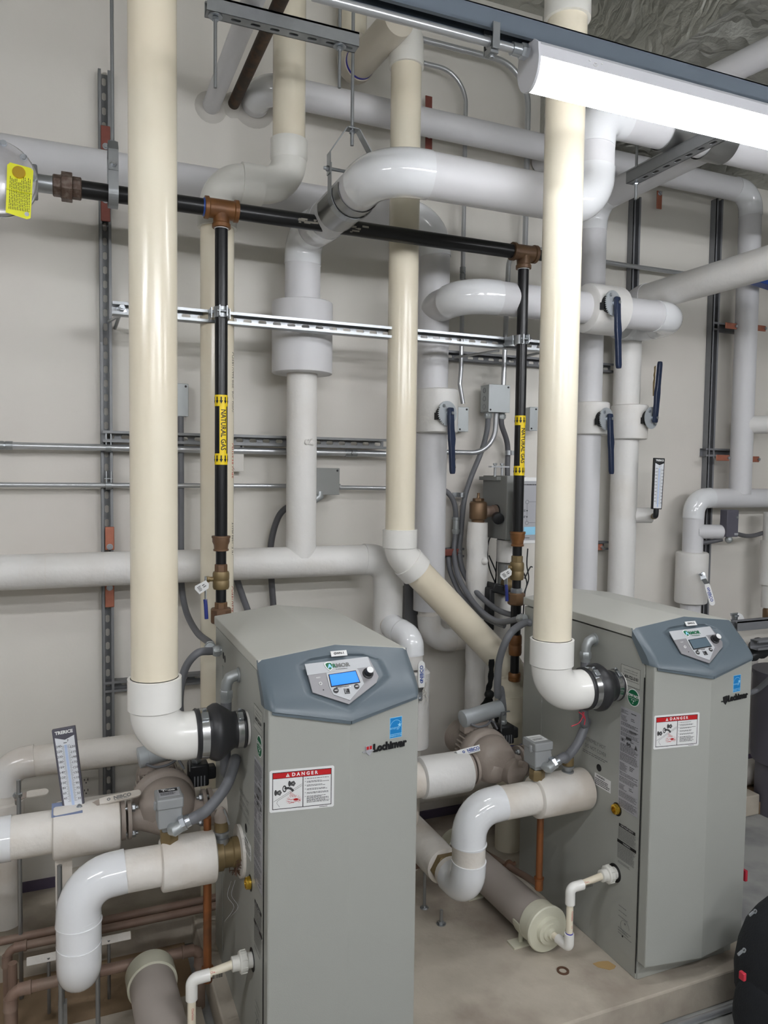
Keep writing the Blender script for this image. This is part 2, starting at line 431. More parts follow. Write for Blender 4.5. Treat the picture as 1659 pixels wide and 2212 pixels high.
MB().rev(V((1.46, 1.655, .011)), X_, [(0, .0125), (.05, .0125)]).build('coupling', 'emt', t)
# ================================================================= CAMERA
cd = bpy.data.cameras.new('camera'); cam = bpy.data.objects.new('camera', cd); C.objects.link(cam)
cd.sensor_fit = 'VERTICAL'; cd.sensor_height = 36; cd.lens = FPX/2212*36; cd.clip_start = .05
m3 = Matrix((RT, UP, -FW)).transposed(); cam.matrix_world = Matrix.Translation((0, 0, CAMZ)) @ m3.to_4x4()
sc = bpy.context.scene; sc.camera = cam
sc.view_settings.view_transform = 'Standard'; sc.view_settings.look = 'None'; sc.view_settings.gamma = 1
sc.view_settings.exposure = EXPO
sc.cycles.max_bounces = 4; sc.cycles.diffuse_bounces = 3; sc.cycles.glossy_bounces = 3; sc.cycles.use_adaptive_sampling = True; sc.cycles.adaptive_threshold = .1; sc.cycles.adaptive_min_samples = 16; sc.cycles.sample_clamp_indirect = 4
w = bpy.data.worlds.new('world'); sc.world = w; w.use_nodes = True
w.node_tree.nodes['Background'].inputs[0].default_value = (.8, .85, .9, 1); w.node_tree.nodes['Background'].inputs[1].default_value = .05
# ================================================================= STRIP LIGHTS
def lamp(x0, x1, y, z, label, detail=False):
    """z = underside of the strut it hangs from"""
    t = thing('strip_light', label, 'light', ((x0+x1)/2, y, z-.1))
    prof = [(-.02, 0), (.02, 0), (.034, -.014), (.037, -.04), (-.037, -.04), (-.034, -.014)]
    MB().prism([(p[0], p[1]) for p in prof][::-1], (x0, y, z), Y_, Z_, x1-x0).build('housing', 'lamp_housing', t, smooth=30)
    lens = [(-.035, -.0402)]+[(-.036*math.cos(R(a)), -.043-.053*math.sin(R(a))) for a in range(0, 181, 15)]+[(.035, -.0402)]
    MB().prism(lens, (x0+.004, y, z), Y_, Z_, x1-x0-.008).build('lens', 'lamp_lens' if detail else 'lamp_far', t, smooth=40)
    for xx in (x0-.004, x1-.002):
        cap = [(-.02, .002), (.02, .002), (.037, -.012)]+[(.041*math.cos(R(a)), -.043-.056*math.sin(R(a))) for a in range(0, 181, 12)]+[(-.037, -.012)]
        MB().prism(cap[::-1], (xx, y, z), Y_, Z_, .006).build('end_cap', 'lamp_housing', t, smooth=40)
    if not detail:
        for xx in (x0+.15, x1-.15): MB().cyl((xx, y, z), (xx, y, ZC if xx < DX else DZ), .004, seg=8).build('hanger_rod', 'galv', t)
    if detail:
        o = V((1.06, y-.0362, z-.026))
        m = MB(); m.ringflat(o, X_, Z_, .007, .0058, .002, 200, 340)
        m.box(o+V((0, -.001, .001)), (.003, .001, .0008)); m.box(o+V((-.016, -.001, .003)), (.002, .001, .001)); m.box(o+V((.016, -.001, .003)), (.002, .001, .0008))
        m.build('latch_clip', 'white_paint', t)
    return t
mat('lamp_far', (255, 255, 255), .4, emit=(248, 250, 255), estr=LENS2)
LZ = 2.562
lamp(.916, 2.14, 1.42, LZ, 'glowing white tubular strip light hanging in front of the right cream vent', True)
for i, (x0, y, lab) in enumerate(LAMPS):
    lamp(x0, x0+1.22, y, LZ, lab)
t = thing('strut_rail', 'long blue-grey steel rail carrying the glowing strip light', 'metal rail', (.9, 1.42, LZ))
m = MB(); strut(m, (.43, 1.42, LZ+.0413), (2.6, 1.42, LZ+.0413), -Z_, slots=False); m.build('channel', 'beam_grey', t)
for x in (.47, 2.5):
    MB().cyl((x, 1.42, LZ+.0413), (x, 1.42, ZC if x < DX else DZ), .005).build('hanger_rod', 'galv', t)
t = thing('conduit', 'steel conduit feeding the strip light from the left, below the blue-grey rail', 'conduit', (.2, 1.415, 2.53))
MB().cyl((.43, 1.41, 2.538), (.905, 1.41, 2.538), .009).build('tube', 'emt', t)
m = MB(); m.hexa((.885, 1.41, 2.538), X_, .018, .016).rev((.865, 1.41, 2.538), X_, [(0, .013), (.02, .013)]); m.build('connector', 'steel_bolt', t)
p = at(1062, 98, Y=1.41); m = MB()
m.box((p.x, 1.392, 2.545), (.008, .0015, .026)).box((p.x, 1.428, 2.545), (.008, .0015, .026)).rev((p.x-.008, 1.41, 2.538), X_, [(0, .0125), (.016, .0125)]).box((p.x, 1.41, 2.519), (.009, .013, .006))
m.hexa((p.x, 1.41, 2.508), Z_, .008, .006); m.build('clamp', 'galv', t)
# ================================================================= STRUTS
def wall_strut(px, py0, z1, z0, label, name='wall_strut', m='galv_dull', slots=True):
    p = at(px, py0, Y=SF); t = thing(name, label, 'metal strut', (p.x, WALL, z0))
    mb = MB(); strut(mb, (p.x, WALL-.001, z0), (p.x, WALL-.001, z1), -Y_, slots=slots); mb.build('channel', m, t); return p.x
XS1 = wall_strut(225, 150, at(225, 150, Y=SF).z, .14, 'tall slotted grey wall strut left of the left cream vent', m='galv_dull')
XS2 = wall_strut(1374, 560, at(1380, 425, Y=SF).z, .14, 'tall dark wall strut behind the twin white risers, right of right vent', m='galv_dark', slots=False)
XS3 = wall_strut(1543, 800, at(1560, 430, Y=SF).z, .14, 'tall dark wall strut nearest the right edge of the photo', m='galv_dark', slots=False)
def hstrut(pa, pb, Y, label, o=-Y_, m='galv_dull', slots=True, extra=None, name='cross_strut', Yf=None):
    a = at(*pa, Y=Y); b = at(*pb, Y=Y); z = (a.z+b.z)/2
    t = thing(name, label, 'metal strut', ((a.x+b.x)/2, Y, z))
    mb = MB(); Yb = Y+.0413
    strut(mb, (a.x, Yb, z), (b.x, Yb, z), o, slots=slots); mb.build('channel', m, t)
    return t, a.x, b.x, z
t, xa, xb, z = hstrut((243, 658), (1235, 757), 2.60, 'long slotted steel strut clamped to both black gas drops at mid height', m='galv')
GY = 2.53
for px in (478, 1124):
    p = at(px, 675 if px < 800 else 742, Y=GY); m = MB()
    m.rev((p.x, GY, z-.017), Z_, [(0, .0245), (.034, .0245)])
    m.box((p.x-.012, GY-.03, z), (.0015, .012, .017)).box((p.x+.012, GY-.03, z), (.0015, .012, .017))
    m.box((p.x-.03, GY+.035, z), (.0015, .03, .017)).box((p.x+.03, GY+.035, z), (.0015, .03, .017))
    m.build('pipe_clamp', 'galv', t)
    MB().cyl((p.x-.02, GY-.034, z), (p.x+.02, GY-.034, z), .003).hexa((p.x+.014, GY-.034, z), X_, .006, .006).build('clamp_bolt', 'steel_bolt', t)
m = MB(); p = at(263, 657, Y=2.6); m.hexa((p.x, 2.598, z), -Y_, .012, .011).rev((p.x, 2.64, z), -Y_, [(0, .016), (.004, .016)]).cyl((p.x, 2.64, z), (p.x, 2.575, z), .006)
m.build('bolt', 'steel_bolt', t)
q = at(236, 692, Y=2.9)
MB().cyl((p.x+.01, 2.6, z-.01), (q.x, 2.93, q.z), .005).build('brace_rod', 'emt', t)
MB().cyl((p.x, 2.6, z), (p.x, WALL, z), .006).build('brace_rod', 'galv', t)
q2 = at(1083, 756, Y=2.6); q3 = at(990, 770, Y=2.9)
MB().cyl((q2.x, 2.62, q2.z), (q3.x, 2.93, q3.z), .005).build('brace_rod', 'emt', t)
MB().cyl((xb-.05, 2.62, z), (xb-.05, WALL, z), .006).build('brace_rod', 'galv', t)
hstrut((222, 939), (836, 962), 2.895, 'slotted wall strut running behind the left black gas pipe and its yellow marker', m='galv_dull')
hstrut((968, 766), (1330, 796), 2.9387, 'slotted wall strut above the square steel junction box', m='galv_dark')
hstrut((222, 1483), (447, 1468), 2.9387, 'slotted wall strut low on the wall behind the left vent elbow', m='galv_dull')
hstrut((1525, 975), (1600, 981), 2.9387, 'short dark strut arm holding a copper clamp beside the far riser, lower one', m='galv_dark', slots=False)
hstrut((1541, 706), (1625, 711), 2.9387, 'short dark strut arm holding a copper clamp beside the far riser, upper one', m='galv_dark', slots=False)
hstrut((964, 1194), (1003, 1195), 2.9387, 'short strut arm behind the bundle of grey flexible conduits', m='galv_dark', slots=False)
hstrut((1282, 1178), (1316, 1180), 2.9387, 'short slotted strut piece between the twin white risers near the heater top', m='galv_dark')
# trapeze hangers
a = at(447, 4, Y=2.22); b = at(776, 86, Y=2.22); zt = (a.z+b.z)/2
t = thing('trapeze_hanger', 'slotted steel trapeze bar hung on threaded rods at the top left', 'pipe hanger', ((a.x+b.x)/2, 2.22, zt))
m = MB(); strut(m, (a.x, 2.24, zt-.02), (b.x, 2.24, zt-.02), Z_); m.build('channel', 'galv', t)
for px, py0, py1 in ((465, 20, 190), (733, 100, 190)):
    p = at(px, py1, Y=2.24); m = MB().cyl((p.x, 2.24, p.z), (p.x, 2.24, ZC), .005); m.build('threaded_rod', 'galv', t)
    MB().hexa((p.x, 2.24, zt-.034), Z_, .009, .01).rev((p.x, 2.24, zt-.024), Z_, [(0, .02), (.003, .02)]).build('nut', 'steel_bolt', t)
ZF1 = at(1340, 255, Y=2.07).z; zt_ = ZF1-.07; a = at(1362, 386, z=zt_-.02)
t = thing('trapeze_hanger', 'slotted steel trapeze bar under the strip light at the right, with a rod end below', 'pipe hanger', (a.x, 2.1, a.z))
m = MB(); strut(m, (a.x, a.y, zt_-.0413), (a.x, a.y-.62, zt_-.0413), Z_); m.build('channel', 'galv_dull', t)
MB().cyl((a.x, a.y-.03, zt_-.105), (a.x, a.y-.03, DZ), .005).build('threaded_rod', 'galv', t)
MB().hexa((a.x, a.y-.03, zt_-.053), Z_, .01, .01).build('nut', 'steel_bolt', t)
# copper plated / red clamps on the struts that hold the insulated pipes
def clamp(px, pya, pyb, Y, label, m='copper_plate', ear=.085, w=.016, horizontal=False, ears=(1, 1), rr=.03):
    a = at(px, pya, Y=Y); b = at(px, pyb, Y=Y)
    t = thing('pipe_clamp', label, 'pipe clamp', ((a.x+b.x)/2, Y, (a.z+b.z)/2))
    for p, s, on in ((a, 1, ears[0]), (b, -1, ears[1])):
        if not on: continue
        MB().box((p.x, Y, p.z), (w, .0025, ear/2)).build('strap_half', m, t, bevel=.004)
        MB().hexa((p.x, Y-.003, p.z-s*(ear/2-.012)), -Y_, .008, .008).rev((p.x, Y-.003, p.z-s*(ear/2-.012)), -Y_, [(0, .011), (.003, .011)]).build('bolt', 'steel_bolt', t)
    return t
clamp(228, 298, 452, 2.93, 'dark red-brown pipe clamp on the left wall strut around the top-left white pipe', 'copper_plate_red')
clamp(237, 1163, 1287, 2.93, 'copper-coloured pipe clamp on the left wall strut around the long low white pipe')
clamp(926, 230, 310, 2.93, 'red clamp strap behind the middle cream vent near the top', 'copper_plate_red')
clamp(1424, 330, 432, 2.93, 'orange-red clamp strap hanging above the dark strut at the upper right')
def hclamp(px, py, Y, label, m='copper_plate', L=.05):
    a = at(px, py, Y=Y); t = thing('pipe_clamp', label, 'pipe clamp', a)
    MB().box(a, (L/2, .003, .015)).build('strap_half', m, t, bevel=.004)
    MB().hexa(a+V((L/2-.008, -.003, 0)), -Y_, .008, .008).build('bolt', 'steel_bolt', t)
hclamp(1579, 704, 2.86, 'bright copper clamp half left of the far riser, upper one', L=.075)
hclamp(1643, 709, 2.90, 'bright copper clamp half right of the far riser, upper one', L=.07)
hclamp(1561, 989, 2.86, 'bright copper clamp half left of the far riser, lower one', L=.085)
hclamp(1629, 992, 2.90, 'bright copper clamp half right of the far riser, lower one', L=.07)
hclamp(977, 1193, 2.90, 'copper clamp half beside the bundle of grey flexible conduits', L=.08, m='copper_plate_red')
hclamp(1292, 1182, 2.91, 'small copper clamp half between the twin white risers', L=.05)
# ================================================================= CREAM VENTS WITH RUBBER BOOTS
def clampband(mb, p, d, r, w):
    mb.rev(p, d, [(0, r), (w, r)], 40)
def vent(ox, Yv, xv, zax, zhub, ztop, label, top=False):
    """ox = X of the heater side it enters"""
    t = thing('exhaust_vent', label, 'vent pipe', (xv, Yv, zax-.06))
    r = .0572; xe = ox-.108; Rb = xe-xv; ze = zax+Rb
    MB().tube([(xv, Yv, zhub), (xv, Yv, zhub+.5), (xv, Yv, zhub+1.0), (xv, Yv, ztop)], r, 48).build('vent_pipe', 'pvc_cream', t)
    el = [V((xv, Yv, zhub-.075))]+arc(V((xv, Yv, zhub)), V((xv, Yv, zax)), V((xe+.2, Yv, zax)), min(Rb*.96, zhub-.085-zax), 16)+[V((xe+.012, Yv, zax))]
    MB().tube(el, [r+.002]+[r+.003]*(len(el)-2)+[r+.002], 48).build('elbow', 'pvc_white', t)
    MB().rev((xv, Yv, zhub-.085), Z_, [(0, r), (.006, r+.0085), (.083, r+.0085), (.0835, r+.0015), (.06, r+.001)], 48).build('socket_rim', 'pvc_white', t)
    b = MB().rev((xe-.03, Yv, zax), X_, [(0, r+.006), (.004, r+.0085), (.01, r+.006), (.034, r+.006), (.038, r+.01), (.05, r+.016), (.06, r+.016), (.066, r+.012), (.093, .05), (.099, .047), (.103, .047), (.123, .047), (.126, .05), (.13, .0485)], 48)
    bt = b.build('rubber_boot', 'rubber', t, smooth=50)
    for dx, rr, w in ((.012, r+.0075, .019), (.106, .0485, .015)):
        k = MB(); clampband(k, (xe-.03+dx, Yv, zax), X_, rr, w); k.build('hose_clamp', 'stainless', t)
        a = R(110); c = V((xe-.03+dx+w/2, Yv-math.sin(R(35))*(rr+.004), zax+math.cos(R(35))*(rr+.004)))
        k = MB(); k.box(c, (w*.42, .011, .005), (X_, V((0, -math.cos(R(35)), -math.sin(R(35)))), V((0, -math.sin(R(35)), math.cos(R(35))))))
        k.hexa(c+V((0, .012, .01)), V((0, .8, .5)), .006, .006); k.build('clamp_screw', 'steel_bolt', t, bevel=.0015)
    MB().rev((ox-.0085, Yv, zax), X_, [(-.015, .043), (-.006, .044), (.0, .044), (.0075, .044)], 36).build('flue_stub', 'pvc_white', t)
    if top:
        zc = at(1222, 45, Y=Yv).z
        MB().rev((xv, Yv, zc), Z_, [(0, r+.001), (.001, r+.009), (.1, r+.009), (.101, r)], 48).build('coupling', 'pvc_fit', t)
    return t
HX = (.431, 1.594)
V1 = vent(HX[0], 1.95, .195, .968, 1.128, ZC-.02, 'big cream vent pipe in the left foreground, elbow into the left heater')
V2 = vent(HX[1], 1.884, 1.340, .988, 1.155, ZC-.02, 'big cream vent pipe in front of the strip light end, elbow into the right heater', True)
# ================================================================= CREAM INTAKE PIPES BEHIND
r4 = .0572
t = thing('intake_pipe', 'cream air pipe behind the left gas drop, offset by two white elbows', 'air pipe', (.47, 2.65, .3))
a = at(625, 150, Y=2.66); b = at(469, 900, Y=2.66); zc = at(560, 398, Y=2.66).z; zb = at(469, 487, Y=2.66).z
zj = at(625, 305, Y=2.66).z
MB().cyl((a.x, 2.66, zj-.01), (a.x, 2.66, ZC-.02), r4, seg=40).build('upper_pipe', 'pvc_cream', t)
st, el = segs([(a.x, 2.66, zj), (a.x, 2.66, zc), (b.x, 2.66, zc-.005), (b.x, 2.66, zb)], (.1, .1))
mx = (a.x+b.x)/2
MB().tube([V((a.x, 2.66, zj))]+el[0]+[V((mx+.02, 2.66, zc-.002))], r4+.004, 40).build('elbow', 'pvc_fit', t)
MB().tube([V((mx-.02, 2.66, zc-.004))]+el[1]+[V((b.x, 2.66, zb+.01))], r4+.004, 40).build('elbow', 'pvc_fit', t)
MB().rev((mx-.045, 2.66, zc-.004), X_, [(0, r4+.004), (.001, r4+.0095), (.075, r4+.0095), (.076, r4+.004)], 40).build('collar', 'pvc_fit', t)
MB().rev((a.x, 2.66, zj-.07), Z_, [(0, r4+.004), (.01, r4+.0085), (.07, r4+.0085), (.071, r4)], 40).build('collar', 'pvc_fit', t)
MB().rev((b.x, 2.66, zb-.012), Z_, [(0, r4), (.001, r4+.009), (.05, r4+.009), (.06, r4+.003)], 40).build('collar', 'pvc_fit', t)
MB().cyl((b.x, 2.66, .1), (b.x, 2.66, zb), r4, seg=40).build('lower_pipe', 'pvc_cream', t)
m = MB(); u = V((math.cos(R(-20)), math.sin(R(-20)), 0))
for k, s in enumerate(('CHARLOTTE PIPE  PVC-DWV', 'CELLULAR CORE', 'ASTM F891  4 IN', 'CHARLOTTE PIPE  PVC-DWV', 'CELLULAR CORE  USA')):
    an = R(-52); n = V((math.sin(R(52)), -math.cos(R(52)), 0)); m.mi = 1 if k in (1, 3) else 0
    m.text(s, .016, V((b.x, 2.66, 1.95-k*.27))+n*(r4+.0004), -Z_, V((math.cos(an), math.sin(an), 0)))
m.build('printed_text', ['grey_print', 'label_red'], t)
# --- middle intake pipe: down, 45 degrees, then into the coupling stack behind the right heater
MY = 2.62
t = thing('intake_pipe', 'cream air pipe in the middle, kinking diagonally down behind the right heater', 'air pipe', (1.17, MY, .4))
pm = at(873, 500, Y=MY); zk = at(865, 1180, Y=MY).z; pd = at(1105, 1448, Y=MY); zt = at(876, 92, Y=MY).z; pk = at(864, 1190, Y=MY)
xm = pm.x
MB().cyl((xm, MY, pk.z+.03), (xm, MY, zt-.02), r4*.985, seg=40).build('upper_pipe', 'pvc_cream', t)
knee = V((xm, MY, pk.z-.01)); end = V((pd.x+.0, MY, pd.z))
dd = (end-knee).normalized()
MB().tube([knee+Z_*.05]+arc(knee+Z_*.1, knee, end, .09, 8)+[knee+dd*.09], r4+.004, 40).build('elbow', 'pvc_white', t)
MB().rev(knee+Z_*.022, Z_, [(0, r4+.003), (.002, r4+.009), (.07, r4+.009), (.071, r4)], 40).build('collar', 'pvc_white', t)
MB().rev(knee+dd*.045, dd, [(0, r4+.003), (.002, r4+.009), (.055, r4+.009), (.056, r4)], 40).build('collar', 'pvc_white', t)
MB().cyl(knee+dd*.06, end+dd*.02, r4, seg=40).build('diagonal_pipe', 'pvc_cream', t)
xd = end.x
MB().tube([end-dd*.02]+arc(end-dd*.2, end, end-Z_*.3, .07, 8)+[end-Z_*.1], r4+.004, 40).build('elbow', 'pvc_cream', t)
MB().rev((xd, MY, end.z-.2), Z_, [(0, r4), (.001, r4+.008), (.1, r4+.008), (.101, r4+.003)], 40).build('collar', 'pvc_cream', t)
MB().cyl((xd, MY, .1), (xd, MY, end.z-.15), r4*.95, seg=40).build('lower_pipe', 'pvc_cream', t)
MB().rev((xd, MY, end.z-.4), Z_, [(0, r4), (.001, r4+.006), (.1, r4+.006), (.101, r4)], 40).build('collar', 'pvc_white', t)
MB().rev((xd, MY, end.z-.297), Z_, [(0, r4*.96), (.004, r4*.965)], 40).build('primer_ring', 'primer_blue', t)
MB().rev((xm, MY, zt-.09), Z_, [(0, r4), (.001, r4+.007), (.05, r4+.007), (.052, r4+.004)], 40).build('collar', 'pvc_fit', t)
e = [V((xm, MY, zt-.05))]+arc(V((xm, MY, zt-.1)), V((xm, MY, zt+.05)), V((xm, 2.9, zt+.05)), .062, 8)+[V((xm, MY+.1, zt+.05))]
MB().tube(e, r4+.005, 40).build('elbow', 'pvc_fit', t)
# the short pipe going back from the elbow to a second riser at the wall
ta = thing('intake_stub', 'short dusty cream pipe with a blue primer ring above the hanger rods, top centre', 'air pipe', (xm-.1, 2.8, zt))
qa = at(862, 42, Y=MY-.12); qb = at(775, 140, Y=2.83); d = (qb-qa).normalized()
MB().cyl(qa, qb, r4, seg=40).build('pipe', 'pvc_grey_cream', ta)
MB().rev(qb-d*.016, d, [(0, r4+.0012), (.009, r4+.0012)], 40).build('primer_ring', 'primer_blue', ta)
MB().tube([qb-d*.005]+arc(qb-d*.1, qb+d*.055, qb+d*.055+Z_*.2, .05, 8)+[qb+d*.055+Z_*.12], r4+.005, 40).build('elbow', 'pvc_grey_cream', ta)
MB().cyl(qb+d*.055+Z_*.1, V((qb.x+d.x*.055, qb.y+d.y*.055, ZC-.02)), r4*.93, seg=40).build('riser', 'pvc_cream', ta)
# ================================================================= BLACK GAS LINE
zg = at(430, 452, Y=GY).z; zg = at(740, 490, Y=GY).z
x1 = at(478, 700, Y=GY).x; x2 = at(1126, 800, Y=GY).x
rg = .0262; rd = .0208
t = thing('gas_main', 'black horizontal gas pipe crossing the photo from the regulator to the right brown tee', 'gas pipe', ((x1+x2)/2, GY, zg))
xr = at(80, 407, Y=GY).x; xu = at(148, 415, Y=GY).x; xu2 = at(172, 420, Y=GY).x
MB().cyl((xu2, GY, zg), (x1-.04, GY, zg), rg, seg=32).build('pipe', 'black_iron', t)
MB().cyl((x1+.04, GY, zg), (x2-.04, GY, zg), rg, seg=32).build('pipe', 'black_iron', t)
MB().cyl((x2+.03, GY, zg), (x2+.22, GY, zg), rd, seg=32).build('pipe', 'black_iron', t)
m = MB()
xs0 = at(640, 500, Y=GY).x; xs1 = at(790, 520, Y=GY).x
for k in range(60):
    x = random.uniform(xs0, xs1); a = R(random.gauss(35, 9)); n = V((0, -math.cos(a), -math.sin(a)+.35)).normalized()
    m.box(V((x, GY, zg))+n*(rg+.0002), (random.uniform(.003, .012), .0002, random.uniform(.001, .0035)), (X_, n, X_.cross(n)))
m.build('scraped_patch', 'scuff', t, smooth=0)
def tee(root, x, big, small, m='malleable'):
    k = MB(); k.rev((x-.056, GY, zg), X_, [(0, big+.002), (.002, big+.0095), (.014, big+.0095), (.017, big+.005), (.095, big+.005), (.098, big+.0095), (.11, big+.0095), (.112, big+.002)], 32)
    k.rev((x, GY, zg-.062), Z_, [(0, small+.002), (.002, small+.009), (.014, small+.009), (.018, small+.0055), (.06, small+.0055)], 32)
    k.build('tee', m, root)
    MB().rev((x, GY, zg-.0635), Z_, [(0, small+.0015), (.004, small+.003)], 32).build('thread_sealant', 'white_paint', root)
tee(t, x1, rg, rd, 'malleable_orange'); tee(t, x2, rg*.94, rd, 'malleable')
MB().rev((x1-.06, GY, zg), X_, [(0, rg+.0008), (.005, rg+.004)], 32).build('thread_sealant', 'valve_blue', t)
# union
xc = (at(148, 415, Y=GY)).x; k = MB()
k.rev((xc-.02, GY, zg), X_, [(0, .043), (.031, .043)], 8, rot=.5).rev((xc-.044, GY, zg), X_, [(0, .029), (.003, .032), (.022, .032), (.024, .035)], 8, rot=.5).rev((xc+.011, GY, zg), X_, [(0, .033), (.024, .033), (.026, .029)], 8, rot=.5)
k.build('union', 'malleable_dark', t, bevel=.0015)
MB().cyl((xr-.02, GY, zg), (xc-.04, GY, zg), .0262, seg=32).build('nipple', 'galv', t)
# regulator at the left edge
g = thing('gas_regulator', 'round cast metal gas regulator cut by the left edge of the photo', 'regulator', (xr-.12, GY, zg-.05))
rc = at(-8, 385, Y=2.44); rr = .122*.86
k = MB(); k.rev(rc, -Y_, [(-.04, .05), (-.03, rr-.012), (-.012, rr), (.008, rr), (.014, rr-.003), (.014, rr-.016), (.018, rr-.022), (.028, .06), (.034, .03)], 56)
k.build('diaphragm_housing', 'regulator_cast', g)
MB().rev(rc+V((0, .005, 0)), -Y_, [(-.004, rr+.003), (.006, rr+.003)], 56).build('rim', 'stainless', g)
for i in range(10):
    k = MB(); a = R(i*36+6); k.hexa(rc+V((math.cos(a)*(rr-.009), -.013, math.sin(a)*(rr-.009))), -Y_, .009, .008)
    k.rev(rc+V((math.cos(a)*(rr-.009), -.013, math.sin(a)*(rr-.009))), -Y_, [(0, .01), (.003, .01)], 12); k.build('bolt', 'steel_bolt', g)
MB().box((xr-.012, GY, zg), (.014, .036, .042)).box((xr-.08, GY+.02, zg), (.06, .03, .03)).build('outlet_boss', 'galv_dark', g, bevel=.004)
MB().hexa((at(41, 374, Y=2.39).x, 2.41, at(41, 374, Y=2.39).z), -Y_, .025, .02).rev((at(41, 374, Y=2.39).x, 2.386, at(41, 374, Y=2.39).z), -Y_, [(0, .018), (.006, .016)]).build('brass_plug', 'brass_bright', g)
tg = thing('warning_tag', 'yellow paper tag hanging from the brass plug of the gas regulator', 'tag', at(42, 460, Y=2.385))
o = at(42, 412, Y=2.385); ux = V((math.cos(R(3)), 0, math.sin(R(3))*-1)); uy = V((.05, 0, 1)).normalized()
MB().prism([(-.032, -.066), (.022, -.075), (.031, -.07), (.033, .062), (.026, .068), (-.026, .072), (-.033, .064)], o, ux, uy, .0008).build('card', 'tag_yellow', tg, smooth=0)
k = MB(); k.lines(o+V((0, -.0012, 0)), uy, -ux, -.055, -.028, .04, .026, 13, .35, .2, .0002); k.build('small_print', 'black', tg, smooth=0)
k = MB(); k.ringflat(o+V((.018, -.0015, -.062)), X_, Z_, .006, .0, .0005, seg=14); k.build('eyelet', 'galv', tg)
MB().tube([o+V((-.034, -.003, .0)), o+V((.0, -.004, -.004)), o+V((.033, -.003, -.005))], .001, 6).build('string', 'tag_yellow', tg)
# drops
def drop(px, pyt, x, items, zb, label, mk, text_z):
    d = thing('gas_drop', label, 'gas pipe', (x, GY, zb))
    zt = zg-.062
    MB().cyl((x, GY, mk[1]-.02), (x, GY, zt), rd, seg=32).build('pipe', 'black_iron', d)
    # fittings
    for nm, z1, z0, rr, mt, kind in items:
        k = MB(); h = z1-z0
        if kind == 'bell': k.rev((x, GY, z0), Z_, [(0, rr*.72), (.001, rr*.82), (h*.12, rr*.82), (h*.16, rr*.74), (h*.4, rr*.78), (h*.6, rr*.93), (h*.84, rr*.93), (h*.86, rr), (h*.99, rr), (h, rr*.8)], 28)
        elif kind == 'hex': k.rev((x, GY, z0), Z_, [(0, rr*.88), (h*.1, rr), (h*.9, rr), (h, rr*.88)], 8, .3)
        elif kind == 'ring': k.rev((x, GY, z0), Z_, [(0, rr*.9), (h*.12, rr), (h*.45, rr), (h*.48, rr*.96), (h*.52, rr*.96), (h*.55, rr), (h*.9, rr), (h, rr*.9)], 32)
        else: k.cyl((x, GY, z0), (x, GY, z1), rr, seg=24)
        k.build(nm, mt, d)
    # pipe marker wrap
    z1, z0 = mk[0], mk[1]+0; r = rd+.0006
    z1, z0 = text_z
    k = MB(); bh = .037
    def patch(a0, a1, za, zb2, rr=r, n=14):
        vs = []
        for i in range(n+1):
            a = R(a0+(a1-a0)*i/n)
            for zz in (za, zb2): vs.append((x+math.sin(a)*rr, GY-math.cos(a)*rr, zz))
        k.add(vs, [(2*i, 2*i+2, 2*i+3, 2*i+1) for i in range(n)])
    va = math.degrees(math.atan2(x, GY))   # direction the label faces
    patch(-180, 180, z0, z0+bh, n=40); patch(-180, 180, z1-bh, z1, n=40)
    t0 = -10 if x < .8 else -27
    patch(t0-(15 if x < .8 else 0), t0+(52 if x < .8 else 62), z0+bh, z1-bh)
    w = k.build('pipe_marker', 'label_yellow', d)
    k = MB()
    def arr(a, zc):
        n = V((math.sin(R(a)), -math.cos(R(a)), 0)); u = V((math.cos(R(a)), math.sin(R(a)), 0))
        pts = [(-.0022, .012), (-.0022, 0), (-.0055, 0), (0, -.011), (.0055, 0), (.0022, 0), (.0022, .012)]
        k.add([V((x, GY, zc))+n*(rd+.0012)+u*p[0]+Z_*p[1] for p in pts], [tuple(range(7))])
    for a in (-74, -37, 0, 37, 74):
        arr(a+t0, z0+bh/2); arr(a+t0, z1-bh/2)
    ka = k
    # text bent round the pipe
    k = MB(); aa = t0+(18 if x < .8 else 30)
    k.text('NATURAL GAS', .027, (0, 0, 0), X_, Y_, 0, bold=.0004).dense()
    L = max(p.x for p in k.v)-min(p.x for p in k.v); kk = (z1-z0-2*bh)*.86/L; rr = rd+.0014
    k.v = [V((x+math.sin(R(aa)+p.y/rr*.92)*rr, GY-math.cos(R(aa)+p.y/rr*.92)*rr, (z0+z1)/2-p.x*kk)) for p in k.v]
    ka.add(k.v, k.f); ka.build('lettering', 'black', w, smooth=0)
    return d
def zz(px, py): return at(px, py, Y=GY).z
px = 480
drop(478, 0, x1, [
    ('bell_reducer', zz(px, 1157), zz(px, 1190), .031, 'malleable', 'bell'),
    ('nipple', zz(px, 1190), zz(px, 1222), .0175, 'black_iron', 'c'),
    ('valve_neck', zz(px, 1218), zz(px, 1236), .0225, 'malleable', 'hex'),
    ('valve_body', zz(px, 1234), zz(px, 1272), .0275, 'brass_dull', 'ring'),
    ('nipple', zz(px, 1270), zz(px, 1305), .0175, 'black_iron', 'c'),
    ('union_neck', zz(px, 1300), zz(px, 1315), .0225, 'malleable', 'hex'),
    ('union_nut', zz(px, 1313), zz(px, 1345), .036, 'malleable', 'hex')],
    zz(px, 1345), 'left vertical black gas drop with brown fittings behind the left heater', (0, zz(px, 1160)), (zz(px, 854), zz(px, 1004)))
px = 1118
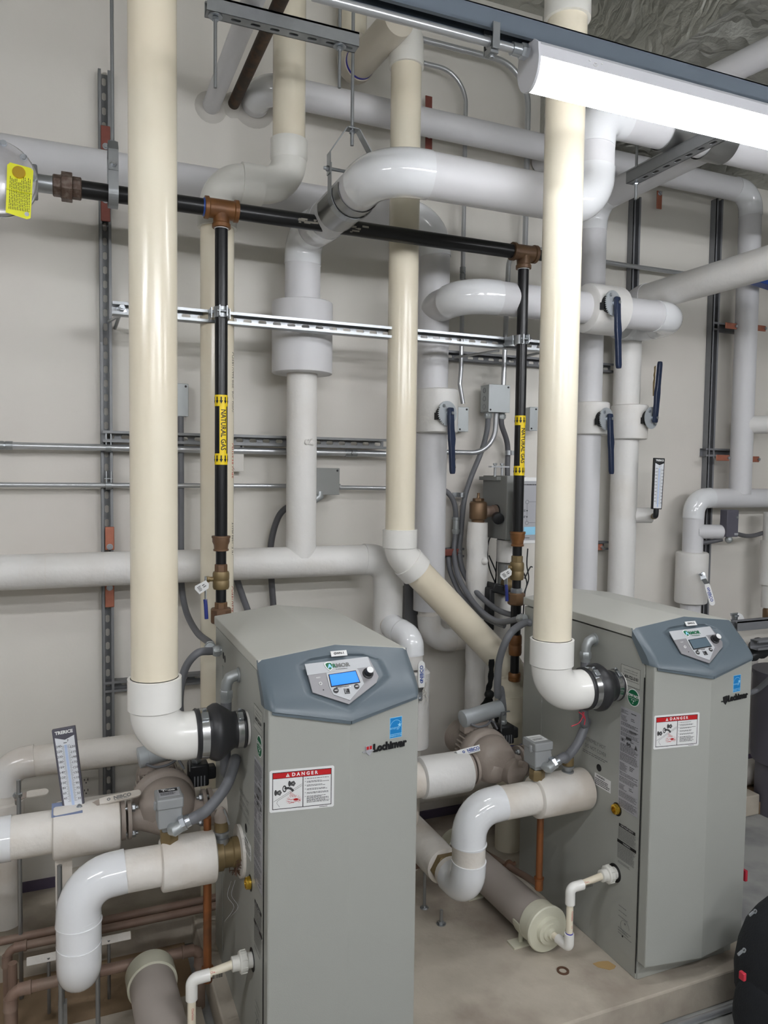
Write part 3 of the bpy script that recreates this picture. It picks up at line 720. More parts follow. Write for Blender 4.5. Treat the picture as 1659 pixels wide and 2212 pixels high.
drop(1126, 0, x2, [
    ('bell_reducer', zz(px, 1148), zz(px, 1180), .031, 'malleable_orange', 'bell'),
    ('nipple', zz(px, 1178), zz(px, 1205), .0185, 'black_iron', 'c'),
    ('valve_neck', zz(px, 1200), zz(px, 1216), .0225, 'brass_dull', 'hex'),
    ('valve_body', zz(px, 1214), zz(px, 1252), .028, 'brass_dull', 'ring'),
    ('nipple', zz(px, 1250), zz(px, 1275), .0175, 'black_iron', 'c'),
    ('union_neck', zz(px, 1270), zz(px, 1284), .0225, 'steel_bolt', 'hex'),
    ('union_nut', zz(px, 1280), zz(px, 1306), .034, 'malleable', 'hex'),
    ('nipple', zz(px, 1304), zz(px, 1370), .0205, 'black_iron', 'c'),
    ('tee', zz(px, 1370), zz(px, 1414), .026, 'malleable_orange', 'ring'),
    ('nipple', zz(px, 1412), zz(px, 1455), .0175, 'black_iron', 'c'),
    ('cap', zz(px, 1452), zz(px, 1470), .025, 'malleable_orange', 'ring')],
    zz(px, 1470), 'right vertical black gas drop with brown fittings behind the right heater', (0, zz(px, 1152)), (zz(px, 898), zz(px, 1027)))
# the gas valve levers with their tags
def gas_lever(x, z, px, label):
    l = thing('gas_shutoff', label, 'valve handle', (x-.05, GY, z-.1))
    MB().cyl((x-.02, GY, z), (x-.05, GY, z), .008).hexa((x-.05, GY, z), X_, .012, .011).build('stem', 'brass_dull', l)
    MB().box((x-.052, GY-.005, z-.03), (.0018, .011, .04)).build('lever', 'galv', l)
    MB().tube([(x-.054, GY-.01, z-.065), (x-.052, GY-.012, z-.09), (x-.05, GY-.012, z-.13)], .0065, 12).build('grip', 'blue_grip', l)
    o = V((x-.066, GY-.03, z-.02)); u = V((.75, -.3, .55)).normalized(); v = V((-.5, .1, .8)).normalized(); v = (v-u*v.dot(u)).normalized()
    MB().prism([(-.022, -.015), (.014, -.015), (.023, -.003), (.022, .012), (-.018, .016), (-.025, .007)], o, u, v, .0006).build('tag', 'label_white', l, smooth=0)
    k = MB().lines(o, u, v, -.016, -.009, -.002, .009, 4, .5, d=.0008); k.lines(o, u, v, .002, -.006, .014, .007, 2, .5, d=.0008); k.build('tag_print', 'black', l, smooth=0)
gas_lever(x1, zz(480, 1250), 0, 'blue-gripped lever with white tag on the left gas drop')
gas_lever(x2, zz(1118, 1225), 1, 'blue-gripped lever with white tag on the right gas drop')
# --- clevis hangers
def clevis(x, Yc, zc, r, ztop, label, zrod, w=.016, tall=.12, hd=Y_, ax=X_):
    o = V((x, Yc, zc)); h = thing('clevis_hanger', label, 'pipe hanger', (x, Yc, zc-r))
    k = MB(); rr = r+.003
    lo = [(-rr, tall*.45)]+[(-rr*math.cos(R(a)), -rr*math.sin(R(a))) for a in range(0, 181, 10)]+[(rr, tall*.45)]
    up = [(-rr-.003, tall*.3), (-rr-.003, tall*.62), (-.02, zrod), (.02, zrod), (rr+.003, tall*.62), (rr+.003, tall*.3)]
    for poly in (lo, up):
        for i in range(len(poly)-1):
            (a, b), (c, d) = poly[i], poly[i+1]; L = math.hypot(c-a, d-b)
            dv = (hd*(c-a)+Z_*(d-b))/L
            k.box(o+hd*((a+c)/2)+Z_*((b+d)/2), (w, L/2+.001, .0015), (ax, dv, ax.cross(dv)))
    k.build('yoke', 'galv', h)
    c = o+Z_*tall*.38
    MB().cyl(c-hd*(rr+.012), c+hd*(rr+.012), .005).hexa(c-hd*(rr+.004), -hd, .008, .009).rev(c-hd*(rr+.012), -hd, [(0, .006), (.008, .005)]).build('cross_bolt', 'steel_bolt', h)
    MB().cyl(o+Z_*(zrod-.05), (x, Yc, ztop), .0055).build('threaded_rod', 'galv', h)
    for q_ in (.002, -.012): MB().hexa(o+Z_*(zrod+q_), Z_, .008, .01).build('nut', 'steel_bolt', h)
    return h
clevis(at(244, 430, Y=GY).x, GY, zg, rg+.013, ZC-.02, 'steel clevis hanger and long rod on the black gas pipe at upper left', .15, w=.0145, tall=.19)
# ================================================================= INSULATED PIPES
PY = 2.85
def X(px, py, Y=PY): return at(px, py, Y=Y).x
def Zz(px, py, Y=PY): return at(px, py, Y=Y).z
xA = X(936, 900); NY = 2.79; xB = X(652, 900, NY); xC = X(1270, 1000); xD = X(1350, 1000); xE = X(1601, 850)
zH = Zz(200, 361); zN = Zz(140, 1232, NY); zK = Zz(740, 233); zF = at(1000, 398, Y=2.07).z
# top-left header, along the wall to the right elbow and down (riser A)
t = thing('insulated_pipe', 'large white header high on the left wall, turning down beside the middle vent', 'insulated pipe', (xA-.6, PY, .3))
zAv = Zz(947, 888)
run(t, [(-1.5, 2.865, zH), (xA, 2.865, zH), (xA, 2.865, Zz(935, 1318))], .066, .12, 'jacket_smooth', ns='insulation')
sleeve(t, (xA+.012, PY-.01, Zz(930, 936)), (xA+.012, PY-.01, Zz(940, 842)), .088)
run(t, [(xA-.005, PY, Zz(930, 1310)), (xA-.005, PY, Zz(930, 1385)), (xA+.32, PY, Zz(930, 1385))], .047, .09, 'jacket_dusty', 'elbow_gloss_dusty')
# tee riser B down into the low header
zN2 = zN
t = thing('insulated_pipe', 'white insulated riser with a wide drum-shaped collar, left of the middle cream vent', 'insulated pipe', (xB, PY, zN))
MB().tube([(xB, NY, zN+.02)]+[(xB, NY, zN+.1+i*.05) for i in range(int((zH-zN-.3)/.05))], .0575, 36).build('insulation', 'jacket', t)
sleeve(t, (xB, NY, Zz(652, 808, NY)), (xB, NY, Zz(652, 655, NY)), .114, 'jacket_smooth', 'drum_collar', .004, 48)
k = MB(); o = V((xB+.01, NY-.058, Zz(655, 956, NY)))
for i in range(14): k.ball(o+V((random.uniform(-.02, .02), 0, random.uniform(-.006, .008))), random.uniform(.004, .008), 8)
k.build('sealant_lump', 'jacket', t)
# low header N
t = thing('insulated_pipe', 'long low white insulated pipe across the wall, turning down behind the left heater', 'insulated pipe', (-.1, PY, zN))
xN = X(838, 1300, NY)
run(t, [(-1.5, NY, zN), (xN, NY, zN), (xN, NY, .1)], .0595, .085, 'jacket', 'jacket')
k = MB()
for px in (45, 98, 222, 270):
    k.rev((X(px, 1232, NY), NY, zN), X_, [(0, .0601), (.001, .0601)], 36)
k.build('jacket_seam', 'jacket_dusty', t)
# O: stub coming forward from N riser, elbow down behind the left heater's right side
zO = Zz(850, 1352); OY = 2.62; xO = X(888, 1420, OY)
t = thing('insulated_pipe', 'glossy white elbow and torn insulated drop squeezed behind the left heater\'s right edge', 'insulated pipe', (xO, OY, .1))
run(t, [(xN+.0, NY, zO+.03), (xO-.03, OY+.09, zO+.02), (xO, OY, zO-.0), (xO, OY, at(905, 1440, Y=OY).z)], .047, (.03, .05), 'elbow_gloss_dusty', 'elbow_gloss')
zo1 = at(905, 1445, Y=OY).z; zo2 = at(905, 1612, Y=OY).z
MB().rev((xO+.02, OY, zo2), Z_, [(0, .05), (.004, .055), (.08, .056), (.15, .055), (zo1-zo2-.01, .056), (zo1-zo2, .045)], 28).build('torn_insulation', 'jacket', t)
MB().cyl((xO+.01, OY, .1), (xO+.01, OY, zo2+.01), .034).build('insulation', 'jacket_dusty', t)
k = MB(); o = at(916, 1495, Y=OY-.06)
for i in range(40):
    a = V((random.gauss(0, .008), random.gauss(0, .004), random.gauss(0, .018))); k.tube([o+a, o+a+V((random.uniform(-.01, .012), -.004, random.uniform(-.022, .01)))], .0012, 5)
k.build('frayed_edge', 'jacket_dusty', t)
# A lever: white ball valve handle pointing up (on O)
def lever(a, b, nrm, label, m='white_paint', w=.0135, txt=True, stem=True, bend=None, dusty=False, tx='NIBCO'):
    """flat lever from pivot a to tip b, face towards nrm"""
    a = V(a); b = V(b); u = (b-a).normalized(); n = V(nrm); n = (n-u*n.dot(u)).normalized(); v = n.cross(u); L = (b-a).length
    l = thing('ball_valve', label, 'valve handle', (a+b)/2)
    if bend is None: bend = .02
    p1 = a+u*L*.16; p2 = a+u*L*.32+n*bend
    k = MB()
    k.box((a+p1)/2, ((p1-a).length/2+.004, w, .0015), (u, v, n))
    d = (p2-p1).normalized(); k.box((p1+p2)/2, ((p2-p1).length/2, w*.8, .0015), (d, v, d.cross(v)))
    k.build('arm', 'pump_paint' if dusty else 'galv', l)
    ll = (b-p2).dot(u); k = MB(); poly = [(0, -w*.8), (ll*.15, -w)]+[(ll-w+w*math.sin(R(q)), -w*math.cos(R(q))) for q in range(0, 181, 20)]+[(ll*.15, w), (0, w*.8)]
    k.prism(poly, p2-n*.002, u, v, .005); k.build('grip', 'jacket_dusty' if dusty else m, l)
    if txt:
        o = p2+u*ll*.55+n*.0032
        k = MB().text(tx, w*1.35, o, u, v, .0003, bold=.0006); k.ringflat(o-u*ll*.33, u, v, w*.42, w*.2, .0004)
        k.lines(o-v*w*.62, u, v, -ll*.2, -w*.2, ll*.2, w*.12, 1)
        k.build('lettering', 'grey_print' if dusty else 'valve_blue', l, smooth=0)
    if stem:
        MB().hexa(a+n*.001, n, .012, w*.75).cyl(a-n*.03, a+n*.018, w*.4).build('stem_nut', 'steel_bolt', l)
    return l
lever(at(905, 1508, Y=2.5), at(905, 1425, Y=2.5), -Y_, 'white lever with blue lettering standing upright beside the left heater\'s right edge')
# K: upper wall pipe
xK0 = X(565, 215); zE = Zz(1620, 1076); xE = X(1606, 900)
t = thing('insulated_pipe', 'white pipe high on the wall, from the sealed elbow to the far right riser', 'insulated pipe', (1.6, PY, zE))
zK1 = Zz(1060, 299); zK0 = zK
xE = X(1612, 700)
run(t, [(xK0, WALL-.02, zK1), (xK0, PY-.03, zK1), (xE, PY, zK1), (xE, PY, zE+.02)], .053, (.075, .09), 'jacket_smooth', 'elbow_gloss')
print('K z est', zK0, zK1, Zz(1560, 405))
zb = Zz(1610, 918)
MB().cyl((xE+.02, PY-.02, zb), (xE+.1, PY-.1, zb), .045, seg=28).build('branch_insulation', 'jacket', t)
bv = thing('drain_valve', 'brass drain valve on a white stub at the right edge of the photo, mid height', 'valve', (xE+.14, PY-.12, zb))
MB().rev((xE+.1, PY-.1, zb), V((1, -.9, 0)), [(-.005, .018), (.012, .018), (.014, .013)], 16).build('collar', 'valve_blue', bv)
MB().rev((xE+.109, PY-.109, zb), V((1, -.9, 0)), [(0, .014), (.02, .014), (.025, .02), (.05, .022), (.075, .016), (.1, .014)], 18).build('body', 'brass_dull', bv)
# dusty/copper duct seal where K elbow meets the wall
k = MB().rev((xK0, WALL-.001, zK1), -Y_, [(0, .085), (.008, .075), (.014, .056)], 24); k.build('wall_seal', 'duct_seal', t)
# H: right low pipe with elbow, sleeve down
HY = 2.85; xH = X(1498, 1120)
t = thing('insulated_pipe', 'white pipe at the right edge turning down through a thick sleeve', 'insulated pipe', (xH+.3, HY, .2))
run(t, [(5.0, HY, zE), (xH, HY, zE), (xH, HY, .1)], .0485, .075, 'jacket_smooth', 'elbow_gloss')
sleeve(t, (xH, HY, Zz(1495, 1302)), (xH, HY, Zz(1495, 1192)), .077)
zs = Zz(1520, 1150, 2.78)
MB().rev((xH+.0, HY-.02, zs), V((1, -.35, 0)), [(0, .035), (.13, .035), (.135, .03)], 24).build('branch_insulation', 'jacket_smooth', t)
s = thing('sensor_box', 'dark grey sensor box on a white stub left of the far right wall strut', 'sensor', at(1572, 1160, Y=2.78))
o = at(1572, 1130, Y=2.77)
MB().prism([(-.028, -.066), (.04, -.066), (.04, .066), (-.028, .066)], o+V((0, .02, 0)), V((1, -.1, 0)).normalized(), Z_, .05).build('case', 'plastic_dkgrey', s, bevel=.003)
MB().rev(o+V((.025, -.031, .03)), -Y_, [(0, .006), (.003, .006)], 14).build('screw', 'steel_bolt', s)
MB().box(o+V((.022, -.0335, -.052)), (.012, .0008, .005)).build('nameplate', 'label_silver', s)
MB().ball(o+V((-.0, -.01, -.08)), .018, 14).hexa(o+V((0, -.01, -.07)), Z_, .01, .016).build('cable_gland', 'box_zinc', s)
def flex(pts, label, r=.0125, m='flex_grey', name='flexible_conduit', ends=(0, 0), n=8, raw=False):
    P = [V(p) for p in pts]; sp = P if raw else smoothpath(P, n)
    t = thing(name, label, 'conduit', (P[0]+P[-1])/2)
    MB().tube(sp, r, 14).build('tube', m, t)
    for e, (a, b) in zip(ends, ((sp[0], sp[1]), (sp[-1], sp[-2]))):
        if e:
            d = (b-a).normalized()
            MB().hexa(a+d*.004, d, .018, r*1.55).rev(a-d*.012, d, [(0, r*1.15), (.016, r*1.2), (.018, r*1.4), (.036, r*1.3), (.038, r*1.1)], 16).build('connector', 'box_zinc', t)
    return t
flex([at(1490, 1168, Y=2.86), at(1520, 1172, Y=2.83), at(1560, 1165, Y=2.79)], 'dark flexible conduit entering the sensor box from the left', .011, 'flex_dark')
flex([at(1585, 1152, Y=2.8), at(1620, 1158, Y=2.85), at(1659, 1148, Y=2.9)], 'dark flexible conduit leaving the sensor box to the right', .011, 'flex_dark')
lever(at(1517, 1240, Y=2.74), at(1536, 1308, Y=2.7), V((-.4, -1, 0)), 'white lever with blue lettering hanging from the sleeve behind the right heater')
# risers C and D with valves
zCt = Zz(1290, 438); zDt = Zz(1360, 655)
t = thing('insulated_pipe', 'left one of the twin white risers behind the right heater', 'insulated pipe', (xC, PY, .3))
xC = X(1272, 900)
run(t, [(xC, PY, .1), (xC, PY, zCt), (xC, .9, zCt)], .0565, .1, 'jacket_smooth', 'elbow_gloss')
sleeve(t, (xC+.01, PY-.01, Zz(1280, 940)), (xC+.01, PY-.01, Zz(1280, 870)), .078)
xD = X(1352, 900)
t = thing('insulated_pipe', 'right one of the twin white risers behind the right heater, with thermometer stub', 'insulated pipe', (xD, PY, .3))
run(t, [(xD, PY, .1), (xD, PY, zDt), (xD, .9, zDt)], .0615, .1, 'jacket', 'jacket_smooth')
sleeve(t, (xD+.012, PY-.01, Zz(1360, 950)), (xD+.012, PY-.01, Zz(1360, 876)), .085)
zth = Zz(1360, 1112); dth = V((1, -.5, 0)).normalized()
p0 = V((xD, PY, zth)); MB().rev(p0, dth, [(0, .036), (.132, .036), (.136, .032)], 28).build('branch_insulation', 'jacket', t)
# M: bypass loop from A to D
MY2 = 2.58; zM = at(1130, 650, Y=MY2).z; xM = at(1462, 688, Y=MY2).x
t = thing('insulated_pipe', 'white insulated bypass pipe looping forward between the risers, with a blue-levered valve', 'insulated pipe', (2.0, MY2, zM))
run(t, [(xA, PY, zM), (xA+.0, MY2, zM), (xM, MY2, zM), (xM, PY+.02, zM), (xD, PY, zM)], .064, (.11, .1, .07), 'jacket_smooth', 'elbow_gloss')
xv0 = at(1262, 665, Y=MY2).x; xv1 = at(1335, 680, Y=MY2).x
sleeve(t, (xv0, MY2, zM), (xv1, MY2, zM), .1, 'jacket', rnd=.012, seg=40)
# F: front pipe
FYc = 2.07; xF0 = at(826, 372, Y=FYc).x; xF1 = at(1280, 430, Y=FYc).x; zF1 = at(1340, 255, Y=FYc).z
xT = X(672, 480)
t = thing('insulated_pipe', 'large front white pipe with glossy elbows crossing before the middle cream vent', 'insulated pipe', (1.3, FYc, zF))
zF = at(1020, 396, Y=FYc).z
run(t, [(xB, NY, zF-.32), (xB, NY, zF), (xF0, 2.6, zF), (xF0, FYc, zF), (xF1, FYc, zF), (xF1, FYc, zF1), (4.2, FYc, zF1)], .0665, (.08, .05, .12, .09, .09), 'jacket_smooth', 'elbow_gloss')
def shield(a, b, r, name='insulation_shield'):
    a = V(a); b = V(b); d = (b-a).normalized(); k = MB(); s = d.cross(Z_).normalized(); n = 20; vs = []
    for i in range(n+1):
        an = R(-100+200*i/n)
        for p in (a, b):
            for rr in (r, r+.0015): vs.append(p+s*math.sin(an)*rr-Z_*math.cos(an)*rr)
    f = []
    for i in range(n):
        q = i*4; f += [(q, q+4, q+6, q+2), (q+1, q+3, q+7, q+5), (q, q+1, q+5, q+4), (q+2, q+6, q+7, q+3)]
    f += [(0, 2, 3, 1), (n*4, n*4+1, n*4+3, n*4+2)]
    k.add(vs, f); k.build(name, 'shield', t, smooth=60)
ys = FYc+.13
shield((xF0, ys+.06, zF), (xF0, ys+.27, zF), .0695)
shield((at(1430, 285, Y=FYc).x, FYc, zF1), (at(1495, 295, Y=FYc).x, FYc, zF1), .07)
shield((at(1515, 320, Y=FYc).x, FYc, zF1), (at(1565, 330, Y=FYc).x, FYc, zF1), .07)
clevis(xF0, ys+.13, zF, .071, ZC-.02, 'steel clevis hanger cradling the metal shield of the large front pipe', .21, hd=X_, ax=Y_, tall=.2)
# two pipes poking through the wall at upper left
zw = at(455, 232, Y=WALL); q = at(512, 60, X=zw.x+.0)
t = thing('wall_pipe', 'slim white pipe running into the wall at the top left, sealed with putty', 'pipe', (zw.x, 2.6, zw.z))
MB().cyl((zw.x, 1.9, zw.z), (zw.x, WALL, zw.z), .032, seg=24).build('pipe', 'jacket_smooth', t)
MB().rev((zw.x, WALL-.001, zw.z), -Y_, [(0, .06), (.006, .05), (.012, .033)], 20).build('wall_seal', 'duct_seal', t)
zw = at(503, 228, Y=WALL)
t = thing('wall_pipe', 'dark rusty steel pipe running into the wall at the top left', 'pipe', (zw.x, 2.6, zw.z))
MB().cyl((zw.x, 1.7, zw.z), (zw.x, WALL, zw.z), .0215, seg=20).build('pipe', 'rust_dark', t)
MB().rev((zw.x, WALL-.001, zw.z), -Y_, [(0, .05), (.006, .04), (.014, .024)], 9).build('wall_seal', 'duct_seal', t)
# pale pipe crossing the foil at the upper right
a = at(1659, 112, Y=1.9); b = at(1520, 172, Y=2.5)
t = thing('insulated_pipe', 'white insulated pipe crossing the foil ceiling at the upper right corner', 'insulated pipe', a)
zz_ = 3.05; a = at(1400, 238, z=zz_); b = at(1659, 112, z=zz_); d = (b-a).normalized()
MB().cyl(a-d*.6, b+d*1.2, .045, seg=28).build('insulation', 'jacket_smooth', t)
# ================================================================= BUTTERFLY VALVE HEADS
def bvalve(p, up, L, label, n=V((.25, -1, 0)), plate='plate_zinc', rp=.05):
    n = n.normalized(); u = n.cross(Z_).normalized()*-1; p = V(p); s = 1 if up else -1
    if u.x < 0: u = -u
    t = thing('butterfly_valve', label, 'valve', p)
    MB().rev(p-n*.03, n, [(0, .035), (.02, .035), (.022, .03)], 24).box(p-n*.02+u*-.028+Z_*-.012, (.012, .01, .014), (u, n, Z_)).build('mounting_flange', 'black_plastic', t)
    poly = []
    for i in range(72):
        a = 360*i/72; ra = rp
        if 150 < (a if s < 0 else (a+180) % 360) < 255 and i % 2: ra = rp*.86
        poly.append((math.cos(R(a))*ra, math.sin(R(a))*ra))
    w = n.cross(u)
    MB().prism(poly, p, u, w, .004).build('notch_plate', plate, t, smooth=20)
    k = MB()
    for a in (125, 305): k.hexa(p+n*.004+u*math.cos(R(a))*rp*.72+Z_*math.sin(R(a))*rp*.72, n, .006, .007)
    k.build('bolt', 'steel_bolt', t)
    o = p+n*.012+u*.004
    poly = [(-.013, -.018), (-.009, -.022), (.009, -.022), (.013, -.018), (.0145, L*.25), (.0155, L*.42), (.0125, L*.55), (.0125, L*.93), (.009, L*.98), (-.007, L*.98), (-.0105, L*.93), (-.012, L*.55), (-.017, L*.42), (-.013, L*.25)]
    hb = Z_*s; tilt = (hb+n*.04+u*.03).normalized(); ux = u*(1 if u.cross(tilt).dot(n) > 0 else -1)
    MB().prism(poly, o, ux, tilt, .016).build('handle', 'blue_vinyl', t, bevel=.003)
    o2 = o-n*.004
    sq = [(-.016, L*.38), (-.02, L*.5), (-.0235, L*.62), (-.02, L*.68), (-.0245, L*.74), (-.021, L*.8), (-.024, L*.88), (-.019, L*.9), (-.0165, L*.6)]
    sx = ux
    MB().prism([(q[0]*1.0, q[1]) for q in sq] , o2, sx, tilt, .006).build('latch_trigger', 'brass_dull', t)
    MB().hexa(o+n*.016, n, .006, .007).cyl(o-n*.02, o+n*.004, .011).build('stem', 'steel_bolt', t)
    return t
bvalve(at(965, 893, Y=2.745), False, .25, 'dark blue valve lever pointing down from the collar beside the middle cream vent')
bvalve(at(1323, 655, Y=2.465), False, .265, 'dark blue valve lever pointing down from the bypass pipe, topmost of the four')
bvalve(at(1309, 905, Y=2.74), False, .25, 'dark blue valve lever pointing down on the left one of the twin risers')
bvalve(at(1406, 903, Y=2.74), True, .26, 'dark blue valve lever pointing up on the right one of the twin risers')
# ================================================================= THERMOMETERS
def thermo(o, up, n, w, h, label, frame, arm=None, big=True, wall=None):
    up = V(up).normalized(); n = V(n); n = (n-up*n.dot(up)).normalized(); u = up.cross(n).normalized()*1
    if u.x < 0: u = -u
    nn = u.cross(up)
    if nn.dot(n) < 0: pass
    t = thing('thermometer', label, 'thermometer', o)
    o = V(o)
    k = MB(); k.prism([(-w*.46, 0), (w*.46, 0), (w*.5, h), (-w*.5, h)], o-nn*.012, u, up, .014); k.build('case', frame, t, bevel=.002)
    MB().prism([(-w*.37, h*.02), (w*.37, h*.02), (w*.41, h*.9), (w*.16, h*.875), (0, h*.86), (-w*.16, h*.875), (-w*.41, h*.9)], o, u, up, .0025).build('scale_plate', 'therm_white', t, smooth=0)
    MB().prism([(-w*.055, h*.04), (w*.055, h*.04), (w*.055, h*.8), (-w*.055, h*.8)], o, u, up, .0032).build('glass_tube', 'therm_blue', t, smooth=0)
    k = MB(); vals = list(range(30, 250, 10))
    for i in range(45):
        y = h*(.11+.68*i/44); wx = w*(.1 if i % 2 else .15)
        k.quad(o, u, up, -w*.07-wx*.8, y-h*.0014, -w*.075, y+h*.0014, .0034); k.quad(o, u, up, w*.075, y-h*.0014, w*.07+wx*.8, y+h*.0014, .0034)
    for i in range(11):
        y = h*(.125+.67*i/10.5)
        k.text(str(30+20*i), w*.15, o+u*w*.29+up*y, u, up, .0036); k.text(str(40+20*i), w*.15, o-u*w*.29+up*(y+h*.03), u, up, .0036)
    k.text('F', w*.16, o+u*w*.13+up*h*.845, u, up, .0036); k.box(o+up*h*.826+nn*.0034, (w*.07, h*.003, .0003), (u, up, nn))
    k.build('scale_print', 'black', t, smooth=0)
    MB().text('TRERICE', w*.2, o+up*h*.953, u, up, .0026, bold=.0006).build('lettering', 'white_paint', t, smooth=0)
    if frame == 'black':
        e = o-nn*.005; q = e-up*.02
        MB().tube([e+up*.004]+arc(e, q-up*.012, wall, .014, 6)+[q-up*.012+(wall-(q-up*.012))*.3], .012, 14).build('stem_elbow', 'black_plastic', t)
        MB().rev(q-up*.012+(wall-(q-up*.012))*.3, (wall-q), [(0, .011), (.014, .015), (.016, .011), (.03, .011), (.034, .013), (.05, .012)], 16).build('stem', 'brass_dull', t)
    else:
        MB().cyl(o-up*.05-nn*.004, o-nn*.004, .008).build('stem', 'brass_dull', t)
    return t
wl = p0+dth*.136
thermo(at(1419, 1100, Y=2.69), (.028, 0, 1), (-.1, -1, .05), .055, .232, 'slim black-framed thermometer beside the right one of the twin risers', 'black', wall=wl)
# ================================================================= WATER HEATERS
def heater(x0, num, on, label):
    Wd = .393; yb = 2.42; yf = 1.768; yd = 1.727; z0 = .1; ze = 1.18; zr = 1.205; zc = z0
    cx = x0+Wd/2; hw = Wd/2
    t = thing('water_heater', label, 'water heater', (cx, 2.1, z0))
    # cabinet: side profile extruded between the two side panels
    prof = [(yf, z0), (yf, 1.0755), (1.819, 1.147), (yb, 1.147), (yb, z0)]
    k = MB(); k.prism([(p[0], p[1]) for p in prof], (x0, 0, 0), Y_, Z_, Wd); k.build('cabinet', 'heater_paint', t, smooth=0, bevel=.002)
    # side seams, rivets, holes
    k = MB(); S = V((x0-.0006, 0, 0))
    def disc(y, z, r, m=k, seg=14): m.rev((x0-.0001, y, z), -X_, [(0, r), (.0006, r)], seg)
    for y, z, r in ((1.81, .999, .003), (1.99, 1.13, .0), (2.29, 1.083, .011), (2.265, 1.078, .011), (1.83, .55, .004), (2.26, .97, .0035), (1.965, .69, .012), (1.83, .2, .003)):
        if r: disc(y, z, r)
    k.build('side_holes', 'black', t)
    MB().box((x0-.0012, 2.30, .6), (.0012, .008, .45)).build('side_flange', 'heater_paint', t, bevel=.001)
    # lid with a shallow ridge
    k = MB(); yl = 1.819
    sec = [(-hw-.004, 1.152), (hw+.004, 1.152), (hw+.004, ze), (0, zr), (-hw-.004, ze)]
    k.prism([(p[0], p[1]) for p in sec], (cx, yb+.006, 0), X_, Z_, yb+.006-yl)
    k.build('lid', 'lid_paint', t, smooth=0, bevel=.0025)
    # door: two faces meeting in a shallow crease
    k = MB(); yc = yd-.027; zb = .16; zt = 1.12
    xs = [-hw, 0, hw]; ys = [yd, yc, yd]
    vs = []
    for z, zm in ((zb, zb), (1.088, 1.052)):
        vs += [(cx-hw, yf-.003, z), (cx-hw, yd, z), (cx, yc, zm), (cx+hw, yd, z), (cx+hw, yf-.003, z)]
    k.add(vs, [(0, 1, 2, 3, 4), (9, 8, 7), (9, 7, 5), (7, 6, 5), (1, 0, 5, 6), (2, 1, 6, 7), (3, 2, 7, 8), (4, 3, 8, 9), (0, 4, 9, 5)]); k.build('door', 'heater_paint', t, smooth=0, bevel=.004)
    MB().box((x0-.0004, yf-.0005, .58), (.0008, .0016, .46)).build('door_gap', 'black', t, smooth=0)
    # base plate
    MB().bb((x0+.004, yf-.004, z0), (x0+Wd-.03, yf+.004, .158)).build('base_panel', 'heater_paint', t, bevel=.002)
    # console hood
    nu, nv = 64, 40; hwc = hw+.006
    def zt_(u): return zr-.001-(zr-ze)*abs(u)
    def zb_(u): return 1.045+.038*abs(u)
    def ysurf(u, v):
        base_t = 1.818; base_b = yd-.036+.026*abs(u)
        f = v**1.7*.55+v*.45
        y = base_t+(base_b-base_t)*(1-(1-f)**1.35)
        bul = -.008*math.sin(math.pi*min(1, v*1.02))
        y += bul
        e = max(0, (abs(u)-.9)/.1); y += .026*e*e*(.3+.7*v)
        return y
    # recess (control area) in (x', v) space
    def pos(u, v, dep=0):
        u2 = u
        return V((cx+hwc*u, ysurf(u, v)+dep, zt_(u)+(zb_(u)-zt_(u))*v))
    rec = [(-.52, .2), (-.36, .12), (.36, .12), (.58, .22), (.62, .52), (.5, .62), (0, .88), (-.5, .66)]
    def inside(u, v):
        dmin = 9; n = len(rec)
        for i in range(n):
            (ax, ay), (bx, by) = rec[i], rec[(i+1) % n]
            nx, ny = by-ay, -(bx-ax); l = math.hypot(nx, ny); d = -((u-ax)*nx+(v-ay)*ny)/l
            dmin = min(dmin, d)
        return dmin
    k = MB(); vs = []
    for j in range(nv+1):
        for i in range(nu+1):
            u = -1+2*i/nu; v = j/nv; d = inside(u, v); dep = .009*max(0, min(1, d/.05)) if d > 0 else 0
            vs.append(pos(u, v, dep))
    f = [(j*(nu+1)+i, (j+1)*(nu+1)+i, (j+1)*(nu+1)+i+1, j*(nu+1)+i+1) for j in range(nv) for i in range(nu)]
    nb = len(vs)
    # closing rim
    def rim(idx, yback):
        base = len(vs)
        for q in idx: vs.append(V((vs[q].x, yback(vs[q]), vs[q].z)))
        for a in range(len(idx)-1): f.append((idx[a], idx[a+1], base+a+1, base+a))
    top = [i for i in range(nu+1)]; bot = [nv*(nu+1)+i for i in range(nu+1)]
    lf = [j*(nu+1) for j in range(nv+1)]; rt = [j*(nu+1)+nu for j in range(nv+1)]
    sideback = lambda p: 1.822 if p.z > 1.147 else (1.819-(1.147-p.z)*.72 if p.z > 1.0755 else 1.768)
    rim(top[::-1], lambda p: 1.823); rim(bot, lambda p: 1.768); rim(lf, sideback); rim(rt[::-1], sideback)
    k.add(vs, f); con = k.build('console', 'console', t, smooth=42)
    # dark lip under the hood
    k = MB()
    for sgn in (-1, 1):
        a = pos(0, 1, .006)-Z_*.004; b = pos(sgn*.93, 1, .008)-Z_*.004; d = (b-a).normalized()
        k.box((a+b)/2, ((b-a).length/2, .006, .004), (d, V((d.y, -d.x, 0)).normalized(), Z_))
    k.build('console_lip', 'console', t, smooth=0)
    # control panel plate
    o = pos(0, .52, .0055); up = (pos(0, .25)-pos(0, .8)); up = V((0, up.y, up.z)).normalized(); nn = V((0, 0, 0)); ux = X_; n3 = ux.cross(up)
    Hh = (pos(0, 0)-pos(0, 1)).length
    sy = lambda v: (.52-v)*Hh; sx_ = lambda u: u*hwc
    pan = [(-.42, .6), (-.44, .24), (.40, .2), (.47, .48), (.42, .56), (.0, .80)]
    k = MB(); k.prism([(sx_(a), sy(b)) for a, b in pan], o, ux, up, .004); k.build('control_panel', 'console_panel', con, smooth=0, bevel=.001)
